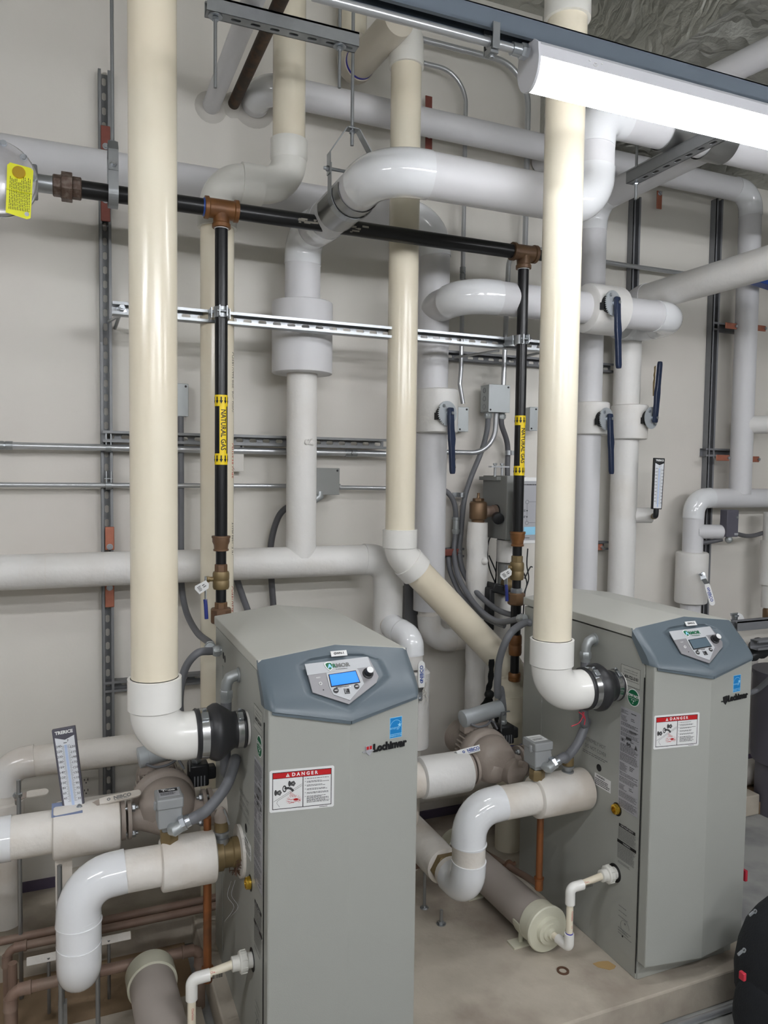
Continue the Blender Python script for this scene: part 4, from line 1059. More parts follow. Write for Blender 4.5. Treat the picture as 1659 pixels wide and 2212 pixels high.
    def on_panel(poly, m, name, d=.0045, th=.0015, sm=0):
        q = MB(); q.prism([(sx_(a), sy(b)) for a, b in poly], o+n3*(d-.0005), ux, up, th); return q.build(name, m, con, smooth=sm)
    on_panel([(-.44, .375), (-.445, .225), (.385, .2), (.405, .34)], 'console_panel_light', 'logo_strip', .0042, .001)
    on_panel([(-.2, .55), (-.2, .37), (.2, .35), (.22, .37), (.25, .56), (.02, .755), (-.17, .66)], 'console_panel_light', 'display_bezel', .0042, .002)
    on_panel([(-.18, .565), (-.18, .395), (.185, .375), (.205, .545)], 'black', 'display_frame', .0055, .0015)
    on_panel([(-.168, .55), (-.168, .405), (.175, .388), (.193, .532)], 'screen_blue' if on else 'screen_off', 'display_screen', .0065, .0015)
    c = o+ux*sx_(.335)+up*sy(.43)+n3*.004
    MB().rev(c, n3, [(0, .014), (.004, .014), (.005, .0105), (.022, .0095)], 24).build('knob', 'black_plastic', con)
    MB().rev(c+n3*.0221, n3, [(-.001, .0095), (.0008, .0085)], 24).build('knob_cap', 'white_paint', con)
    for a, b in ((-.13, .615), (.145, .59)):
        MB().rev(o+ux*sx_(a)+up*sy(b)+n3*.0055, n3, [(0, .0068), (.0018, .0068), (.0024, .006)], 20).build('button', 'dark_print', con)
        MB().quad(o+ux*sx_(a)+up*sy(b)+n3*.008, ux, up, -.004, -.001, .004, .001).build('button_print', 'white_paint', con, smooth=0)
    # logo mark like an L made of nested bars
    q = o+ux*sx_(.01)+up*sy(.635)+n3*.006
    k = MB(); 
    for s_, w_ in ((0, .0018), (1, .0018)):
        k.box(q+ux*(-.0065+s_*.004)+up*(0+s_*.001), (.0009, .007-s_*.002, .0006), (ux, up, n3)); k.box(q+ux*(s_*.002)+up*(-.006+s_*.003), (.0065-s_*.002, .0009, .0006), (ux, up, n3))
    k.box(q+ux*.003+up*.002, (.003, .004, .0008), (ux, up, n3)); k.build('maker_mark', 'black', con, smooth=0)
    k = MB(); k.ringflat(o+ux*sx_(-.3)+up*sy(.5)+n3*.0042, ux, up, .0042, .0028, .0012, seg=18); k.build('port_ring', 'white_paint', con)
    k = MB(); k.text('RESET', .0042, o+ux*sx_(-.31)+up*sy(.42)+n3*.0046, ux, up, .0002); k.lines(o+n3*.0062, ux, up, sx_(-.1), sy(.59), sx_(.12), sy(.572), 1, .8); k.build('panel_print', 'white_paint', con, smooth=0)
    k = MB(); k.ringflat(o+ux*sx_(-.28)+up*sy(.585)+n3*.0042, ux, up, .0013, 0, .001, seg=10); k.lines(o+n3*.0062, ux, up, sx_(-.12), sy(.585), sx_(.06), sy(.565), 1, .9); k.build('panel_hole', 'black', con, smooth=0)
    # ARMOR logo
    lo = o+up*sy(.287)+n3*.0056
    k = MB(); sh = [(-.014, .009), (-.006, .0125), (.004, .0115), (.0075, .005), (.006, -.006), (-.002, -.0125), (-.0095, -.006), (-.0135, .002)]
    k.prism(sh, lo-ux*.027, ux, up, .0006); k.build('logo_shield', 'white_paint', con, smooth=0)
    k = MB(); k.prism([(p[0]*.8, p[1]*.8) for p in sh], lo-ux*.027, ux, up, .0009); k.build('logo_shield_fill', 'label_green', con, smooth=0)
    MB().text('A', .014, lo-ux*.028, ux, up, .0012, bold=.001).build('logo_letter', 'label_ltblue', con, smooth=0)
    k = MB().mat(0); k.text('R', .0145, lo-ux*.0165, ux, up, .0006, sx=1.1, bold=.0006); k.mat(0 if not on else 1); k.text('MOR', .0145, lo+ux*.0065, ux, up, .0006, sx=1.15, bold=.0006); k.lines(lo+up*-.0095, ux, up, -.014, -.001, .02, .001, 1, .8, .1, .0003); k.build('logo_letters', ['label_green', 'grey_print'], con, smooth=0)
    # unit tag
    g = pos(.02 if on else .05, .115, -.004); upg = (pos(0, .05)-pos(0, .2)).normalized(); upg = V((0, upg.y, upg.z)).normalized()
    MB().box(g, (.0215, .0075, .0008), (X_, upg, X_.cross(upg))).build('unit_tag', 'label_white', con, smooth=0)
    MB().text('GWH-%d' % num, .0085, g+X_.cross(upg)*.0009, X_, upg, .0002, bold=.0004).build('unit_number', 'black', con, smooth=0)
    # ---- door stickers; frame on the left door face
    dl = V((hw, yc-yd, 0)).normalized(); nl = dl.cross(Z_); dr = V((hw, yd-yc, 0)).normalized(); nr = dr.cross(Z_)
    def fl(x, z): return V((cx-hw, yd, 0))+dl*x+Z_*z+nl*.0
    def fr(x, z): return V((cx, yc, 0))+dr*x+Z_*z
    w_, h_ = .156, .102; zc_ = .836
    O = fl(.0035, zc_-.002)+nl*.0003
    def stk(poly, m, name, d): 
        q = MB(); q.prism(poly, O, dl, Z_, d); return q.build(name, m, t, smooth=0)
    c = .003
    stick = stk([(0, c), (c, 0), (w_-c, 0), (w_, c), (w_, h_-c), (w_-c, h_), (c, h_), (0, h_-c)], 'label_white', 'danger_sticker', .0006)
    k = MB(); b = .0065; fw = .0016; x1, x2, y1, y2 = b, w_-b, b, h_-b*.85
    for q in ((x1, y1, x2, y1+fw), (x1, y2-fw, x2, y2), (x1, y1, x1+fw, y2), (x2-fw, y1, x2, y2), (.079, y1, .0808, y2-.014), (x1, y2-.0155, x2, y2-.0145)): k.quad(O, dl, Z_, *q, .0008)
    k.build('danger_frame', 'black', stick, smooth=0)
    MB().quad(O, dl, Z_, x1+fw, y2-.0145, x2-fw, y2-fw, .00085).build('danger_banner', 'label_red', stick, smooth=0)
    k = MB(); yy = y2-.008; k.text('D A N G E R', .0115, O+dl*(w_*.54)+Z_*yy, dl, Z_, .001, bold=.0004, sx=1.0)
    k.add([O+dl*(.0385+a)+Z_*(yy-.0045+b_)+nl*.001 for a, b_ in ((0, 0), (.0095, 0), (.00475, .009))], [(0, 1, 2)]); k.build('danger_text', 'white_paint', stick, smooth=0)
    k = MB()
    k.box(O+dl*.0433+Z_*(yy-.0008)+nl*.0012, (.0004, .0002, .0018), (dl, nl, Z_))
    rws = [(1, .84), (2, .75), (2, .64), (2, .54), (2, .43), (7, .33)]; yv = y2-.021
    for nl_, _f in rws:
        k.ringflat(O+dl*.0855+Z_*yv+nl*.0004, dl, Z_, .0009, 0, .0005, seg=8)
        k.lines(O, dl, Z_, .089, yv-.0025*nl_+.0012, x2-.004, yv+.0012, nl_, .5, .35, .0008); yv -= .0025*nl_+.0042
    k.lines(O, dl, Z_, w_-.036, .002, w_-.014, .0045, 1, .6, .1, .0008)
    k.build('danger_print', 'dark_print', stick, smooth=0)
    # pictogram: taps, spout, tub rim, hand
    k = MB(); 
    def ell(cx_, cy_, rx, ry, ri=0):
        n_ = 18; 
        for i in range(n_):
            a0, a1 = 2*math.pi*i/n_, 2*math.pi*(i+1)/n_
            k.add([O+nl*.0009+dl*(cx_+rx*math.cos(a)*s_)+Z_*(cy_+ry*math.sin(a)*s_) for a, s_ in ((a0, 1), (a1, 1), (a1, ri), (a0, ri))], [(0, 1, 2, 3)])
    def pl(pts, w): 
        for (a, b_), (c_, d_) in zip(pts, pts[1:]):
            L_ = math.hypot(c_-a, d_-b_); nx, ny = -(d_-b_)/L_*w/2, (c_-a)/L_*w/2
            k.add([O+nl*.0009+dl*p_[0]+Z_*p_[1] for p_ in ((a-nx, b_-ny), (c_-nx, d_-ny), (c_+nx, d_+ny), (a+nx, b_+ny))], [(0, 1, 2, 3)])
    for qx, qy in ((.0145, .0475), (.0475, .067)):
        ell(qx, qy, .0033, .0072)
        for a in range(0, 360, 72): ell(qx+.0085+.0035*math.cos(R(a)), qy-.0005+.004*math.sin(R(a)), .0026, .0028, .2)
        pl([(qx+.002, qy), (qx+.006, qy)], .003)
    ell(.0355, .0555, .005, .0085, .6); pl([(.0355, .0565), (.047, .0565), (.053, .053), (.0565, .0475)], .0055)
    pl([(.0095, .026), (.0775, .064)], .0007); pl([(.0775, .060), (.019, .0275), (.017, .022), (.024, .012)], .0007)
    k.build('tap_pictogram', 'dark_print', stick, smooth=0)
    k = MB()
    for i in range(9): pl([(.05+i*.0016, .047-i*.0012), (.048+i*.0018, .036-i*.0005)], .0005)
    for a in range(-40, 220, 18): pl([(.058+.012*math.cos(R(a)), .026+.007*math.sin(R(a))), (.058+.019*math.cos(R(a)), .026+.013*math.sin(R(a)))], .0005)
    pl([(.043, .03), (.05, .027), (.06, .0285), (.07, .0265), (.074, .024), (.066, .0225), (.055, .0205), (.046, .0185)], .0011); pl([(.042, .024), (.052, .022), (.058, .019)], .0009)
    ell(.063, .027, .006, .003); k.build('scald_pictogram', 'label_red', stick, smooth=0)
    # energy badge
    O2 = fr(.112 if on else .105, .979)+nr*.0003; wB, hB = .036, .053
    badge = MB().prism([(0, 0), (wB, 0), (wB, hB), (0, hB)], O2, dr, Z_, .0005).build('energy_badge', 'label_ltblue', t, smooth=0)
    k = MB(); k.quad(O2, dr, Z_, .0012, .0105, wB-.0012, hB-.0012, .0007); k.quad(O2, dr, Z_, .0012, .0012, wB-.0012, .0093, .0007); k.build('badge_field', 'label_blue', badge, smooth=0)
    k = MB(); k.text('ENERGY STAR', .0052, O2+dr*wB/2+Z_*.0055, dr, Z_, .0009, bold=.0001); k.text('energy', .0105, O2+dr*wB*.42+Z_*.026, dr, Z_, .0009)
    star = [( (.0065 if i % 2 == 0 else .0028)*math.sin(R(36*i)), (.0065 if i % 2 == 0 else .0028)*math.cos(R(36*i))) for i in range(10)]
    k.add([O2+dr*(wB*.8+a)+Z_*(.032+b_)+nr*.0009 for a, b_ in star], [tuple(range(9, -1, -1))])
    for i in range(14):
        a0 = R(165-i*9.5); a1 = R(165-(i+1)*9.5)
        k.add([O2+dr*(wB/2+math.cos(a)*r_)+Z_*(.028+math.sin(a)*r_*1.05)+nr*.0009 for a, r_ in ((a0, .0172), (a0, .0163), (a1, .0163), (a1, .0172))], [(0, 1, 2, 3)])
    k.build('badge_art', 'label_ltblue', badge, smooth=0)
    # maker's nameplate letters
    O3 = fr(.045 if on else .06, .955)+nr*.0003
    k = MB(); k.text('Lochinvar', .027, O3+dr*.067+Z_*.008, dr, Z_, .004, bold=.0009, sx=.9); k.text('Lochinvar', .027, O3+dr*.067+Z_*.008, dr, Z_, .002, bold=.0014, sx=.9)
    k.build('nameplate_letters', 'black', t, smooth=0)
    k = MB(); k.prism([(-.003, .017), (.016, .019), (.017, .004), (.008, -.008), (-.001, .002)], O3, dr, Z_, .003); k.box(O3+dr*.005+Z_*.004+nr*.002, (.016, .0016, .001), (dr, nr, Z_)); k.build('nameplate_crest', 'label_silver' if on else 'black', t, smooth=0)
    if on:
        k = MB(); k.quad(O3, dr, Z_, -.0008, .0085, .006, .0165, .0034); k.quad(O3, dr, Z_, .008, .0085, .0145, .017, .0034); k.build('nameplate_inlay', 'label_red', t, smooth=0)
    # ---- side labels (left side, x = x0); reading direction towards -Y
    O4 = V((x0-.0003, 0, 0)); uy = -Y_
    def sq(y0, z0_, y1, z1, d=.0006): return (-y0, z0_, -y1, z1)
    def side(name, m, y0, zA, y1, zB, d=.0005):
        q = MB(); q.prism([(-y0, zA), (-y1, zA), (-y1, zB), (-y0, zB)], O4, uy, Z_, d); return q.build(name, m, t, smooth=0)
    lb = side('phone_label', 'label_panel', 1.872, .997, 1.785, 1.058)
    k = MB()
    for q in ((1.872, 1.057, 1.785, 1.058), (1.872, .997, 1.785, .998), (1.872, .997, 1.871, 1.058), (1.786, .997, 1.785, 1.058), (1.866, 1.0135, 1.79, 1.0145)): k.quad(O4, uy, Z_, -q[0], q[1], -q[2], q[3], .0008)
    k.text('1-800-722-2101', .0135, O4+uy*-1.828+Z_*1.024, uy, Z_, .0008, bold=.0005, sx=.82); k.text('For Installation, Start-up and', .0055, O4+uy*-1.828+Z_*1.046, uy, Z_, .0008); k.text('& Service Information call', .0055, O4+uy*-1.828+Z_*1.038, uy, Z_, .0008)
    k.build('phone_print', 'black', lb, smooth=0)
    cy, cz = 1.813, .966
    k = MB(); k.rev((x0-.0002, cy, cz), -X_, [(0, .027), (.0006, .027)], 32); lb = k.build('low_nox_sticker', 'white_paint', t)
    k = MB(); k.rev((x0-.0002, cy, cz), -X_, [(0, .0245), (.0009, .0245)], 32); k.build('low_nox_field', 'label_green', lb)
    k = MB(); k.text('LOW NOX', .0112, O4+uy*-cy+Z_*(cz+.0055), uy, Z_, .0011, bold=.0005, sx=1.0)
    for a, b_, rr_ in ((-.006, -.008, .002), (.002, -.01, .0025), (.009, -.007, .0015), (-.001, -.017, .0018)): k.ringflat(O4+uy*(-cy+a)+Z_*(cz+b_)+V((-.0009, 0, 0)), uy, Z_, rr_, 0, .0003, seg=10)
    k.quad(O4, uy, Z_, -cy-.02, cz-.003, -cy+.02, cz-.002, .0011); k.build('low_nox_print', 'white_paint', lb, smooth=0)
    lb = side('rating_plate', 'label_silver', 1.868, .602, 1.779, .925)
    k = MB(); yL, yR = -1.865, -1.782; z = .918
    while z > .61:
        h_ = random.choice((.012, .018, .026)); n_ = int(h_/.0034)
        if random.random() < .5: k.lines(O4, uy, Z_, yL, z-h_, yL+.036, z, n_, .42, .5, .0008); k.lines(O4, uy, Z_, yL+.045, z-h_*.6, yL+.07, z, max(1, n_//2), .4, .6, .0008)
        else: k.lines(O4, uy, Z_, yL, z-h_, yR, z, n_, .42, .25, .0008)
        z -= h_+random.choice((.003, .006)); k.quad(O4, uy, Z_, yL, z+.0012, yR, z+.0016, .0008) if random.random() < .5 else None
    for i in range(26): k.quad(O4, uy, Z_, -1.826+i*.0013, .853, -1.826+i*.0013+random.choice((.0004, .0009)), .861, .0011)
    k.text('(SA)', .011, O4+uy*-1.827+Z_*.815, uy, Z_, .0011, bold=.0007); k.prism([(-.006, -.006), (.006, -.006), (0, .007)], O4+uy*-1.795+Z_*.815, uy, Z_, .0011)
    k.add([O4+uy*(-1.855+a*.9)+Z_*(.822+b_*.9)-X_*.0011 for a, b_ in star], [tuple(range(10))]); k.quad(O4, uy, Z_, -1.84, .828, -1.815, .837, .0011)
    k.build('rating_print', 'dark_print', lb, smooth=0)
    # for your safety / warning blocks
    k = MB(); k.quad(O4, uy, Z_, -1.86, .543, -1.786, .553, .0007); k.quad(O4, uy, Z_, -1.866, .49, -1.78, .5, .0007)
    lb = k.build('safety_bars', 'black', t, smooth=0)
    k = MB(); k.text('FOR YOUR SAFETY', .0075, O4+uy*-1.823+Z_*.548, uy, Z_, .0009, sx=.9); k.text('WARNING', .007, O4+uy*-1.823+Z_*.495, uy, Z_, .0009); k.build('safety_headings', 'white_paint', lb, smooth=0)
    k = MB(); k.lines(O4, uy, Z_, -1.862, .503, -1.782, .541, 12, .5, .12, .0006); k.lines(O4, uy, Z_, -1.864, .44, -1.782, .488, 15, .5, .12, .0006); k.lines(O4, uy, Z_, -1.86, .425, -1.79, .433, 2, .5, .3, .0006)
    k.lines(O4, uy, Z_, -1.85, .25, -1.79, .3, 3, .15, .5, .0006); k.build('safety_print', 'grey_print', lb, smooth=0)
    k = MB(); k.ringflat(O4+uy*-1.82+Z_*.235, uy, Z_, .02, .0193, .0005, 0, 300); k.lines(O4, uy, Z_, -1.85, .2, -1.785, .225, 3, .3, .4, .0006); k.ringflat(O4+uy*-1.82+Z_*.245, uy, Z_, .003, 0, .0006); k.build('side_diagram', 'grey_print', t, smooth=0)
    # small warning strip
    lb = side('warning_strip', 'label_white', 1.985, .628, 1.905, .668)
    k = MB(); k.text('WARNING', .0085, O4+uy*-1.955+Z_*.661, uy, Z_, .0008, bold=.0003); k.lines(O4, uy, Z_, -1.982, .632, -1.908, .655, 4, .5, .15, .0008); k.build('warning_print', 'dark_print', lb, smooth=0)
    # stencilled text
    k = MB(); k.text('EXTREMELY HOT', .018, O4+uy*-1.99+Z_*.765, uy, Z_, .0005, sx=.8); k.text('DO NOT COVER', .018, O4+uy*-1.985+Z_*.742, uy, Z_, .0005, sx=.8); k.lines(O4, uy, Z_, -2.05, .715, -1.92, .727, 2, .4, .2); k.build('stencil_print', 'grey_print', t, smooth=0)
    # brass plug in its hole
    yp, zp = (1.911, .567) if on else (1.872, .591)
    MB().rev((x0-.0001, yp, zp), -X_, [(0, .021), (.0007, .021)], 28).build('plug_hole', 'black', t)
    MB().rev((x0, yp, zp+.001), -X_, [(0, .0165), (.006, .0165), (.0065, .0155), (.012, .0155), (.014, .013), (.0141, .009), (.006, .008)], 24).build('brass_plug', 'brass_bright', t)
    yu, zu = (1.887, .374) if on else (1.874, .383)
    MB().rev((x0-.0001, yu, zu), -X_, [(0, .029), (.0007, .029)], 28).build('drain_hole', 'black', t)
    # ---- condensate drain with white union, elbows and riser
    d = thing('drain_pipe', 'half-inch white drain pipe with a grey-white union leaving the %s heater near its foot' % ('left' if on else 'right'), 'drain pipe', (x0-.1, yu, .2))
    MB().rev((x0-.001, yu, zu), -X_, [(0, .019), (.014, .019), (.0145, .026), (.017, .0275), (.03, .0275), (.033, .025), (.034, .0185), (.052, .0185), (.053, .016)], 24).build('union', 'pvc_fit', d)
    k = MB()
    for i in range(10): k.box(V((x0-.024, yu, zu))+Y_*math.cos(R(36*i))*.0278+Z_*math.sin(R(36*i))*.0278, (.007, .001, .001))
    k.build('union_ribs', 'pvc_fit', d)
    xe = x0-(.155 if on else .17); r = .0107
    MB().cyl((x0-.05, yu, zu), (xe+.03, yu, zu-.012), r).build('pipe', 'pvc_cream', d)
    ztop = zu-.014
    MB().tube([V((xe+.045, yu, ztop+.001))]+arc(V((xe+.1, yu, ztop)), V((xe, yu, ztop)), V((xe, yu, ztop-.2)), .016, 8)+[V((xe, yu, ztop-.052))], r+.0045, 20).build('elbow', 'pvc_white', d)
    zlow = .178
    MB().cyl((xe, yu, zlow+.02), (xe, yu, ztop-.05), r).build('pipe', 'pvc_cream', d)
    MB().tube([V((xe, yu, zlow+.045))]+arc(V((xe, yu, zlow+.1)), V((xe, yu, zlow)), V((xe-.02, yu+.2, zlow)), .014, 8)+[V((xe-.005, yu+.05, zlow))], r+.0045, 20).build('elbow', 'pvc_white', d)
    MB().cyl((xe-.004, yu+.04, zlow), (xe-.009, yu+.09, zlow), r).build('pipe', 'pvc_cream', d)
    k = MB(); 
    for i in range(22): k.quad((xe+.05+i*.0012, yu-.0005, zu-.012), X_, Z_, 0, -.007, random.choice((.0004, .0008)), .003, r+.0002)
    k.build('barcode', 'black', d, smooth=0)
    k = MB(); k.text('Charlotte', .008, (xe+.001, yu-r-.0003, ztop-.085), -Z_, X_, .0002); k.text('1/2', .007, (xe+.001, yu-r-.0003, ztop-.12), -Z_, X_, .0002)
    k.text('Charlotte  1/2 IN', .007, (xe+.07, yu-r*.85, zu-.003), X_, V((0, .5, .85)), .0004); k.build('printed_text', 'label_red', d, smooth=0)
    MB().rev((xe, yu, zlow+.044), Z_, [(0, r+.0008), (.004, r+.0008)], 20).build('primer_ring', 'primer_blue', d)
    # ---- neutralizer tube
    ny = yu+.1; L = .62
    if on: ny = at(322, 2100, z=.2).y-L+.02; xe = at(330, 2130, z=.19).x+.03
    else: ny -= .025
    if True:
        q = thing('neutralizer_tube', 'thick grey plastic cylinder with end caps lying on the pad beside the %s heater' % ('left' if on else 'right'), 'condensate neutralizer', (xe-.02, ny+.3, .1))
        zc2 = .178
        MB().cyl((xe-.01, ny+.03, zc2), (xe-.03, ny+L, zc2), .063, seg=40).build('barrel', 'barrel_dusty', q)
        MB().rev((xe-.009, ny+.055, zc2), V((.03, -1, 0)), [(-.03, .065), (-.029, .0695), (.012, .0695), (.0125, .074), (.026, .0755), (.03, .072), (.032, .045), (.034, .044), (.044, .042), (.045, .03), (.05, .028), (.051, .018), (.062, .016)], 44).build('end_cap', 'cream_pump', q)
        MB().rev((xe-.029, ny+L-.02, zc2), V((-.03, 1, 0)), [(-.03, .065), (-.029, .0695), (.03, .0695), (.04, .06)], 44).build('end_cap', 'cream_pump', q)
        for yy_ in (ny+.1, ny+.4):
            k = MB(); k.ringflat((xe-.012, yy_+.02, zc2), X_, Z_, .069, .064, .04, 180, 360, 20)
            k.box((xe-.07, yy_, .1035), (.03, .022, .0035)); k.box((xe+.045, yy_, .1035), (.03, .022, .0035))
            k.box((xe-.062, yy_, .13), (.006, .004, .03)); k.box((xe+.04, yy_, .13), (.006, .02, .03))
            k.build('foot_strap', 'cream_pump', q)
    return t
heater(HX[0], 1, True, 'grey floor-standing water heater at left with a lit blue screen')
heater(HX[1], 2, False, 'grey floor-standing water heater at right with a blank dark screen')
# ================================================================= HEATER WATER PIPING
P3Y = 2.03; P3Z = .597
def outlet_run(x0, on):
    side = 'left' if on else 'right'
    xe = x0-(.417 if on else .444); zl = .33
    t = thing('outlet_pipe', 'glossy white insulated pipe with two elbows, leaving the %s heater and dropping to the pad' % side, 'insulated pipe', (xe, P3Y, .25))
    r = .0525; xs = x0-(.215 if on else .205)
    run(t, [(xs+.02, P3Y, P3Z), (xe, P3Y, P3Z), (xe, P3Y, zl), (xe, P3Y+(.5 if on else .12), zl)], r, (.085, .075), 'jacket_dusty', 'elbow_gloss', ns='insulation', lip=.03)
    if on: MB().cyl((xe, P3Y, zl+.09), (xe, P3Y, P3Z-.095), r+.0024, seg=36).build('elbow_cover', 'elbow_gloss', t)
    MB().rev((xe, P3Y, zl+.155), Z_, [(0, r+.002), (.001, r+.0045), (.004, r+.0045), (.005, r+.002)], 36).build('cover_seam', 'elbow_gloss', t)
    x1 = x0-(.052 if on else .004)
    sleeve(t, (xs, P3Y, P3Z), (x1-.02 if on else x1, P3Y, P3Z), .068, 'jacket_dusty', 'thick_insulation', .006, 40)
    if on:
        MB().rev((x1-.03, P3Y, P3Z), X_, [(0, .038), (.01, .043), (.03, .043), (.032, .037), (.055, .037), (.058, .04), (.075, .04)], 24).build('brass_tee', 'brass_dull', t)
        k = MB().ringflat((x0-.008, P3Y, P3Z), Y_, Z_, .07, .03, .008, seg=30); k.build('foam_ring', 'jacket_dusty', t)
        k = MB()
        for i in range(60):
            a = R(random.uniform(180, 330)); q = V((x0-.014+random.gauss(0, .006), P3Y+math.cos(a)*.045, P3Z+math.sin(a)*.05))
            k.tube([q, q+V((random.gauss(0, .006), random.gauss(0, .008), random.uniform(-.02, .004)))], .0011, 5)
        k.build('frayed_fibre', 'rust_ring', t)
        k = MB()
        for i in range(2):
            q = V((x0-.02-.011*i, P3Y-.02, P3Z-.07)); k.tube(smoothpath([q, q+V((-.01, 0, -.04)), q+V((.006, -.01, -.07)), q+V((-.012-.006*i, 0, -.1-.01*i))], 4), .0005, 4)
        k.build('dangling_thread', 'label_silver', t)
        xr = x1-.002
    else: xr = x0-.075
    # relief / vent on top
    rv = thing('air_vent', 'small brass air vent cap on top of the %s heater\'s outlet pipe' % side, 'valve', (xr, P3Y, P3Z+.04))
    zr = P3Z+(.042 if on else .064)
    MB().rev((xr, P3Y, zr), Z_, [(-.01, .02), (.006, .02), (.008, .015), (.016, .015), (.018, .021), (.024, .021), (.026, .018)], 20).build('base_nut', 'galv', rv)
    MB().rev((xr, P3Y, zr+.026), Z_, [(0, .019), (.022, .019), (.026, .018)], 20).build('body', 'brass_dull', rv)
    if on: MB().rev((xr, P3Y, zr+.052), Z_, [(0, .019), (.014, .0185), (.03, .012), (.038, .004), (.04, .001)], 20).build('cap', 'pump_paint', rv); MB().box((xr+.012, P3Y-.012, zr+.065), (.003, .002, .024), (V((.9, -.3, .3)).normalized(), Y_, V((-.3, 0, .95)).normalized())).build('lever', 'galv', rv, bevel=.001)
    else: MB().rev((xr, P3Y, zr+.052), Z_, [(0, .0165), (.006, .0165), (.01, .008), (.016, .007)], 20).build('cap', 'steel_bolt', rv); MB().box((xr+.008, P3Y-.004, zr+.07), (.014, .002, .0015)).build('lever', 'steel_bolt', rv)
    # copper drain
    cp = thing('copper_drain', 'vertical copper drain tube dropping from the %s heater\'s outlet pipe' % side, 'copper pipe', (xr-.02, P3Y, .12))
    xc = at(448, 1950, Y=P3Y+.02).x if on else at(1166, 1830, Y=P3Y+.02).x; zb = at(432, 2105, Y=P3Y+.02).z if on else at(1166, 1905, Y=P3Y+.02).z
    MB().cyl((xc, P3Y+.02, zb), (xc, P3Y+.02, P3Z-.02), .0115, seg=18).build('tube', 'copper', cp)
    MB().rev((xc, P3Y+.02, zb-.006), Z_, [(-.02, .0115), (-.018, .0135), (.016, .0145), (.018, .0165), (.022, .0165), (.024, .012)], 18).build('fitting', 'copper', cp)
    if on:
        MB().cyl((xc, P3Y+.02, P3Z+.03), (xc, P3Y+.02, P3Z+.1), .0105, seg=18).build('stub', 'copper', cp)
        MB().rev((xc, P3Y+.02, P3Z+.035), Z_, [(0, .0155), (.012, .0155), (.014, .013), (.02, .0145), (.024, .0145)], 18).build('stub_fitting', 'brass', cp)
    # flow switch
    pf = at(365, 1808, Y=P3Y) if on else at(1160, 1678, Y=P3Y); xf = pf.x
    fs = thing('flow_switch', 'grey flow switch box with a brass neck on the %s heater\'s outlet pipe' % side, 'flow switch', (xf, P3Y, P3Z+.06))
    MB().hexa((xf, P3Y, P3Z+.058), Z_, .036, .0255).build('neck', 'brass_dull', fs, bevel=.001)
    zb = P3Z+.094; 
    MB().rev((xf, P3Y, zb), Z_, [(0, .026), (.012, .03), (.03, .034)], 4, .5).box((xf, P3Y, zb+.045), (.031, .034, .028)).build('base', 'box_grey', fs, bevel=.004)
    MB().box((xf, P3Y, zb+.084), (.034, .038, .014)).box((xf-.033, P3Y-.012, zb+.075), (.007, .007, .012)).box((xf+.033, P3Y+.012, zb+.075), (.007, .007, .012)).build('cover', 'box_grey', fs, bevel=.004)
    zt = zb+.0982; o = V((xf, P3Y, zt))
    MB().box(o+V((0, .006, 0)), (.026, .024, .0006)).build('label_plate', 'label_silver' if on else 'label_white', fs, smooth=0)
    k = MB(); k.quad(o+Z_*.0007, X_, Y_, -.024, .008, .024, .028, .0003) if on else k.quad(o+Z_*.0007, X_, Y_, -.024, .012, .024, .014, .0003); k.build('label_band', 'black', fs, smooth=0)
    if on: MB().text('Taco', .017, o+Y_*.018+Z_*.0012, X_, Y_, .0003, bold=.001).build('lettering', 'label_white', fs, smooth=0)
    k = MB().lines(o+Z_*.0007, X_, Y_, -.022, -.012, .022, .004, 3, .5); k.build('label_print', 'dark_print', fs, smooth=0)
    ec = V((xf+.004, P3Y-.036, zb+.02))
    e2 = ec+V((.026, -.01, .012))
    k = MB(); k.tube([ec+V((0, .01, 0)), ec+V((0, -.012, 0)), ec+V((.004, -.018, .001)), ec+V((.014, -.016, .005)), e2], [.012, .015, .0165, .0155, .014], 16); k.build('elbow_connector', 'box_zinc', fs)
    d = V((.9, -.1, .36)).normalized(); MB().hexa(e2-d*.008, d, .016, .02).rev(e2+d*.008, d, [(0, .0165), (.012, .0155)], 16).build('connector_nut', 'steel_bolt', fs)
    return e2+d*.012, d
eL, dL = outlet_run(HX[0], True)
eR, dR = outlet_run(HX[1], False)
# side elbows and conduits down to the flow switches
def side_elbow(x0, y, z, side):
    t = thing('conduit_elbow', 'zinc right-angle conduit fitting on the %s heater\'s side above the vent boot' % side, 'fitting', (x0-.02, y, z-.05))
    MB().tube([(x0, y, z), (x0-.012, y, z), (x0-.026, y, z-.006), (x0-.034, y, z-.02), (x0-.036, y, z-.04)], [.0165, .016, .0165, .016, .015], 16).build('body', 'box_zinc', t)
    MB().rev((x0-.001, y, z), -X_, [(0, .021), (.005, .021)], 16).hexa((x0-.036, y, z-.062), Z_, .024, .019).rev((x0-.036, y, z-.072), Z_, [(0, .0155), (.012, .0165)], 16).build('nut', 'box_zinc', t)
    return V((x0-.036, y, z-.07))
q = side_elbow(HX[0], 2.06, 1.082, 'left')
flex([q, q-Z_*.06, q+V((.0, -.0, -.2)), at(508, 1640, Y=2.03), at(490, 1695, Y=1.99), at(452, 1745, Y=1.97), eL+dL*.03, eL], 'dark grey flexible conduit looping from the left heater\'s side down to its flow switch', .015)
q = side_elbow(HX[1], 2.004, 1.107, 'right')
flex([q, q-Z_*.06, q+V((.0, -.0, -.2)), at(1266, 1560, Y=2.02), at(1248, 1605, Y=2.01), at(1222, 1638, Y=2.0), eR+dR*.03, eR], 'grey flexible conduit curving from the right heater\'s side down to its flow switch', .015)
k = thing('ribbon', 'frayed red ribbon tied below the right vent\'s rubber boot', 'ribbon', at(1255, 1560, Y=1.95))
m = MB(); a = at(1258, 1538, Y=1.92)
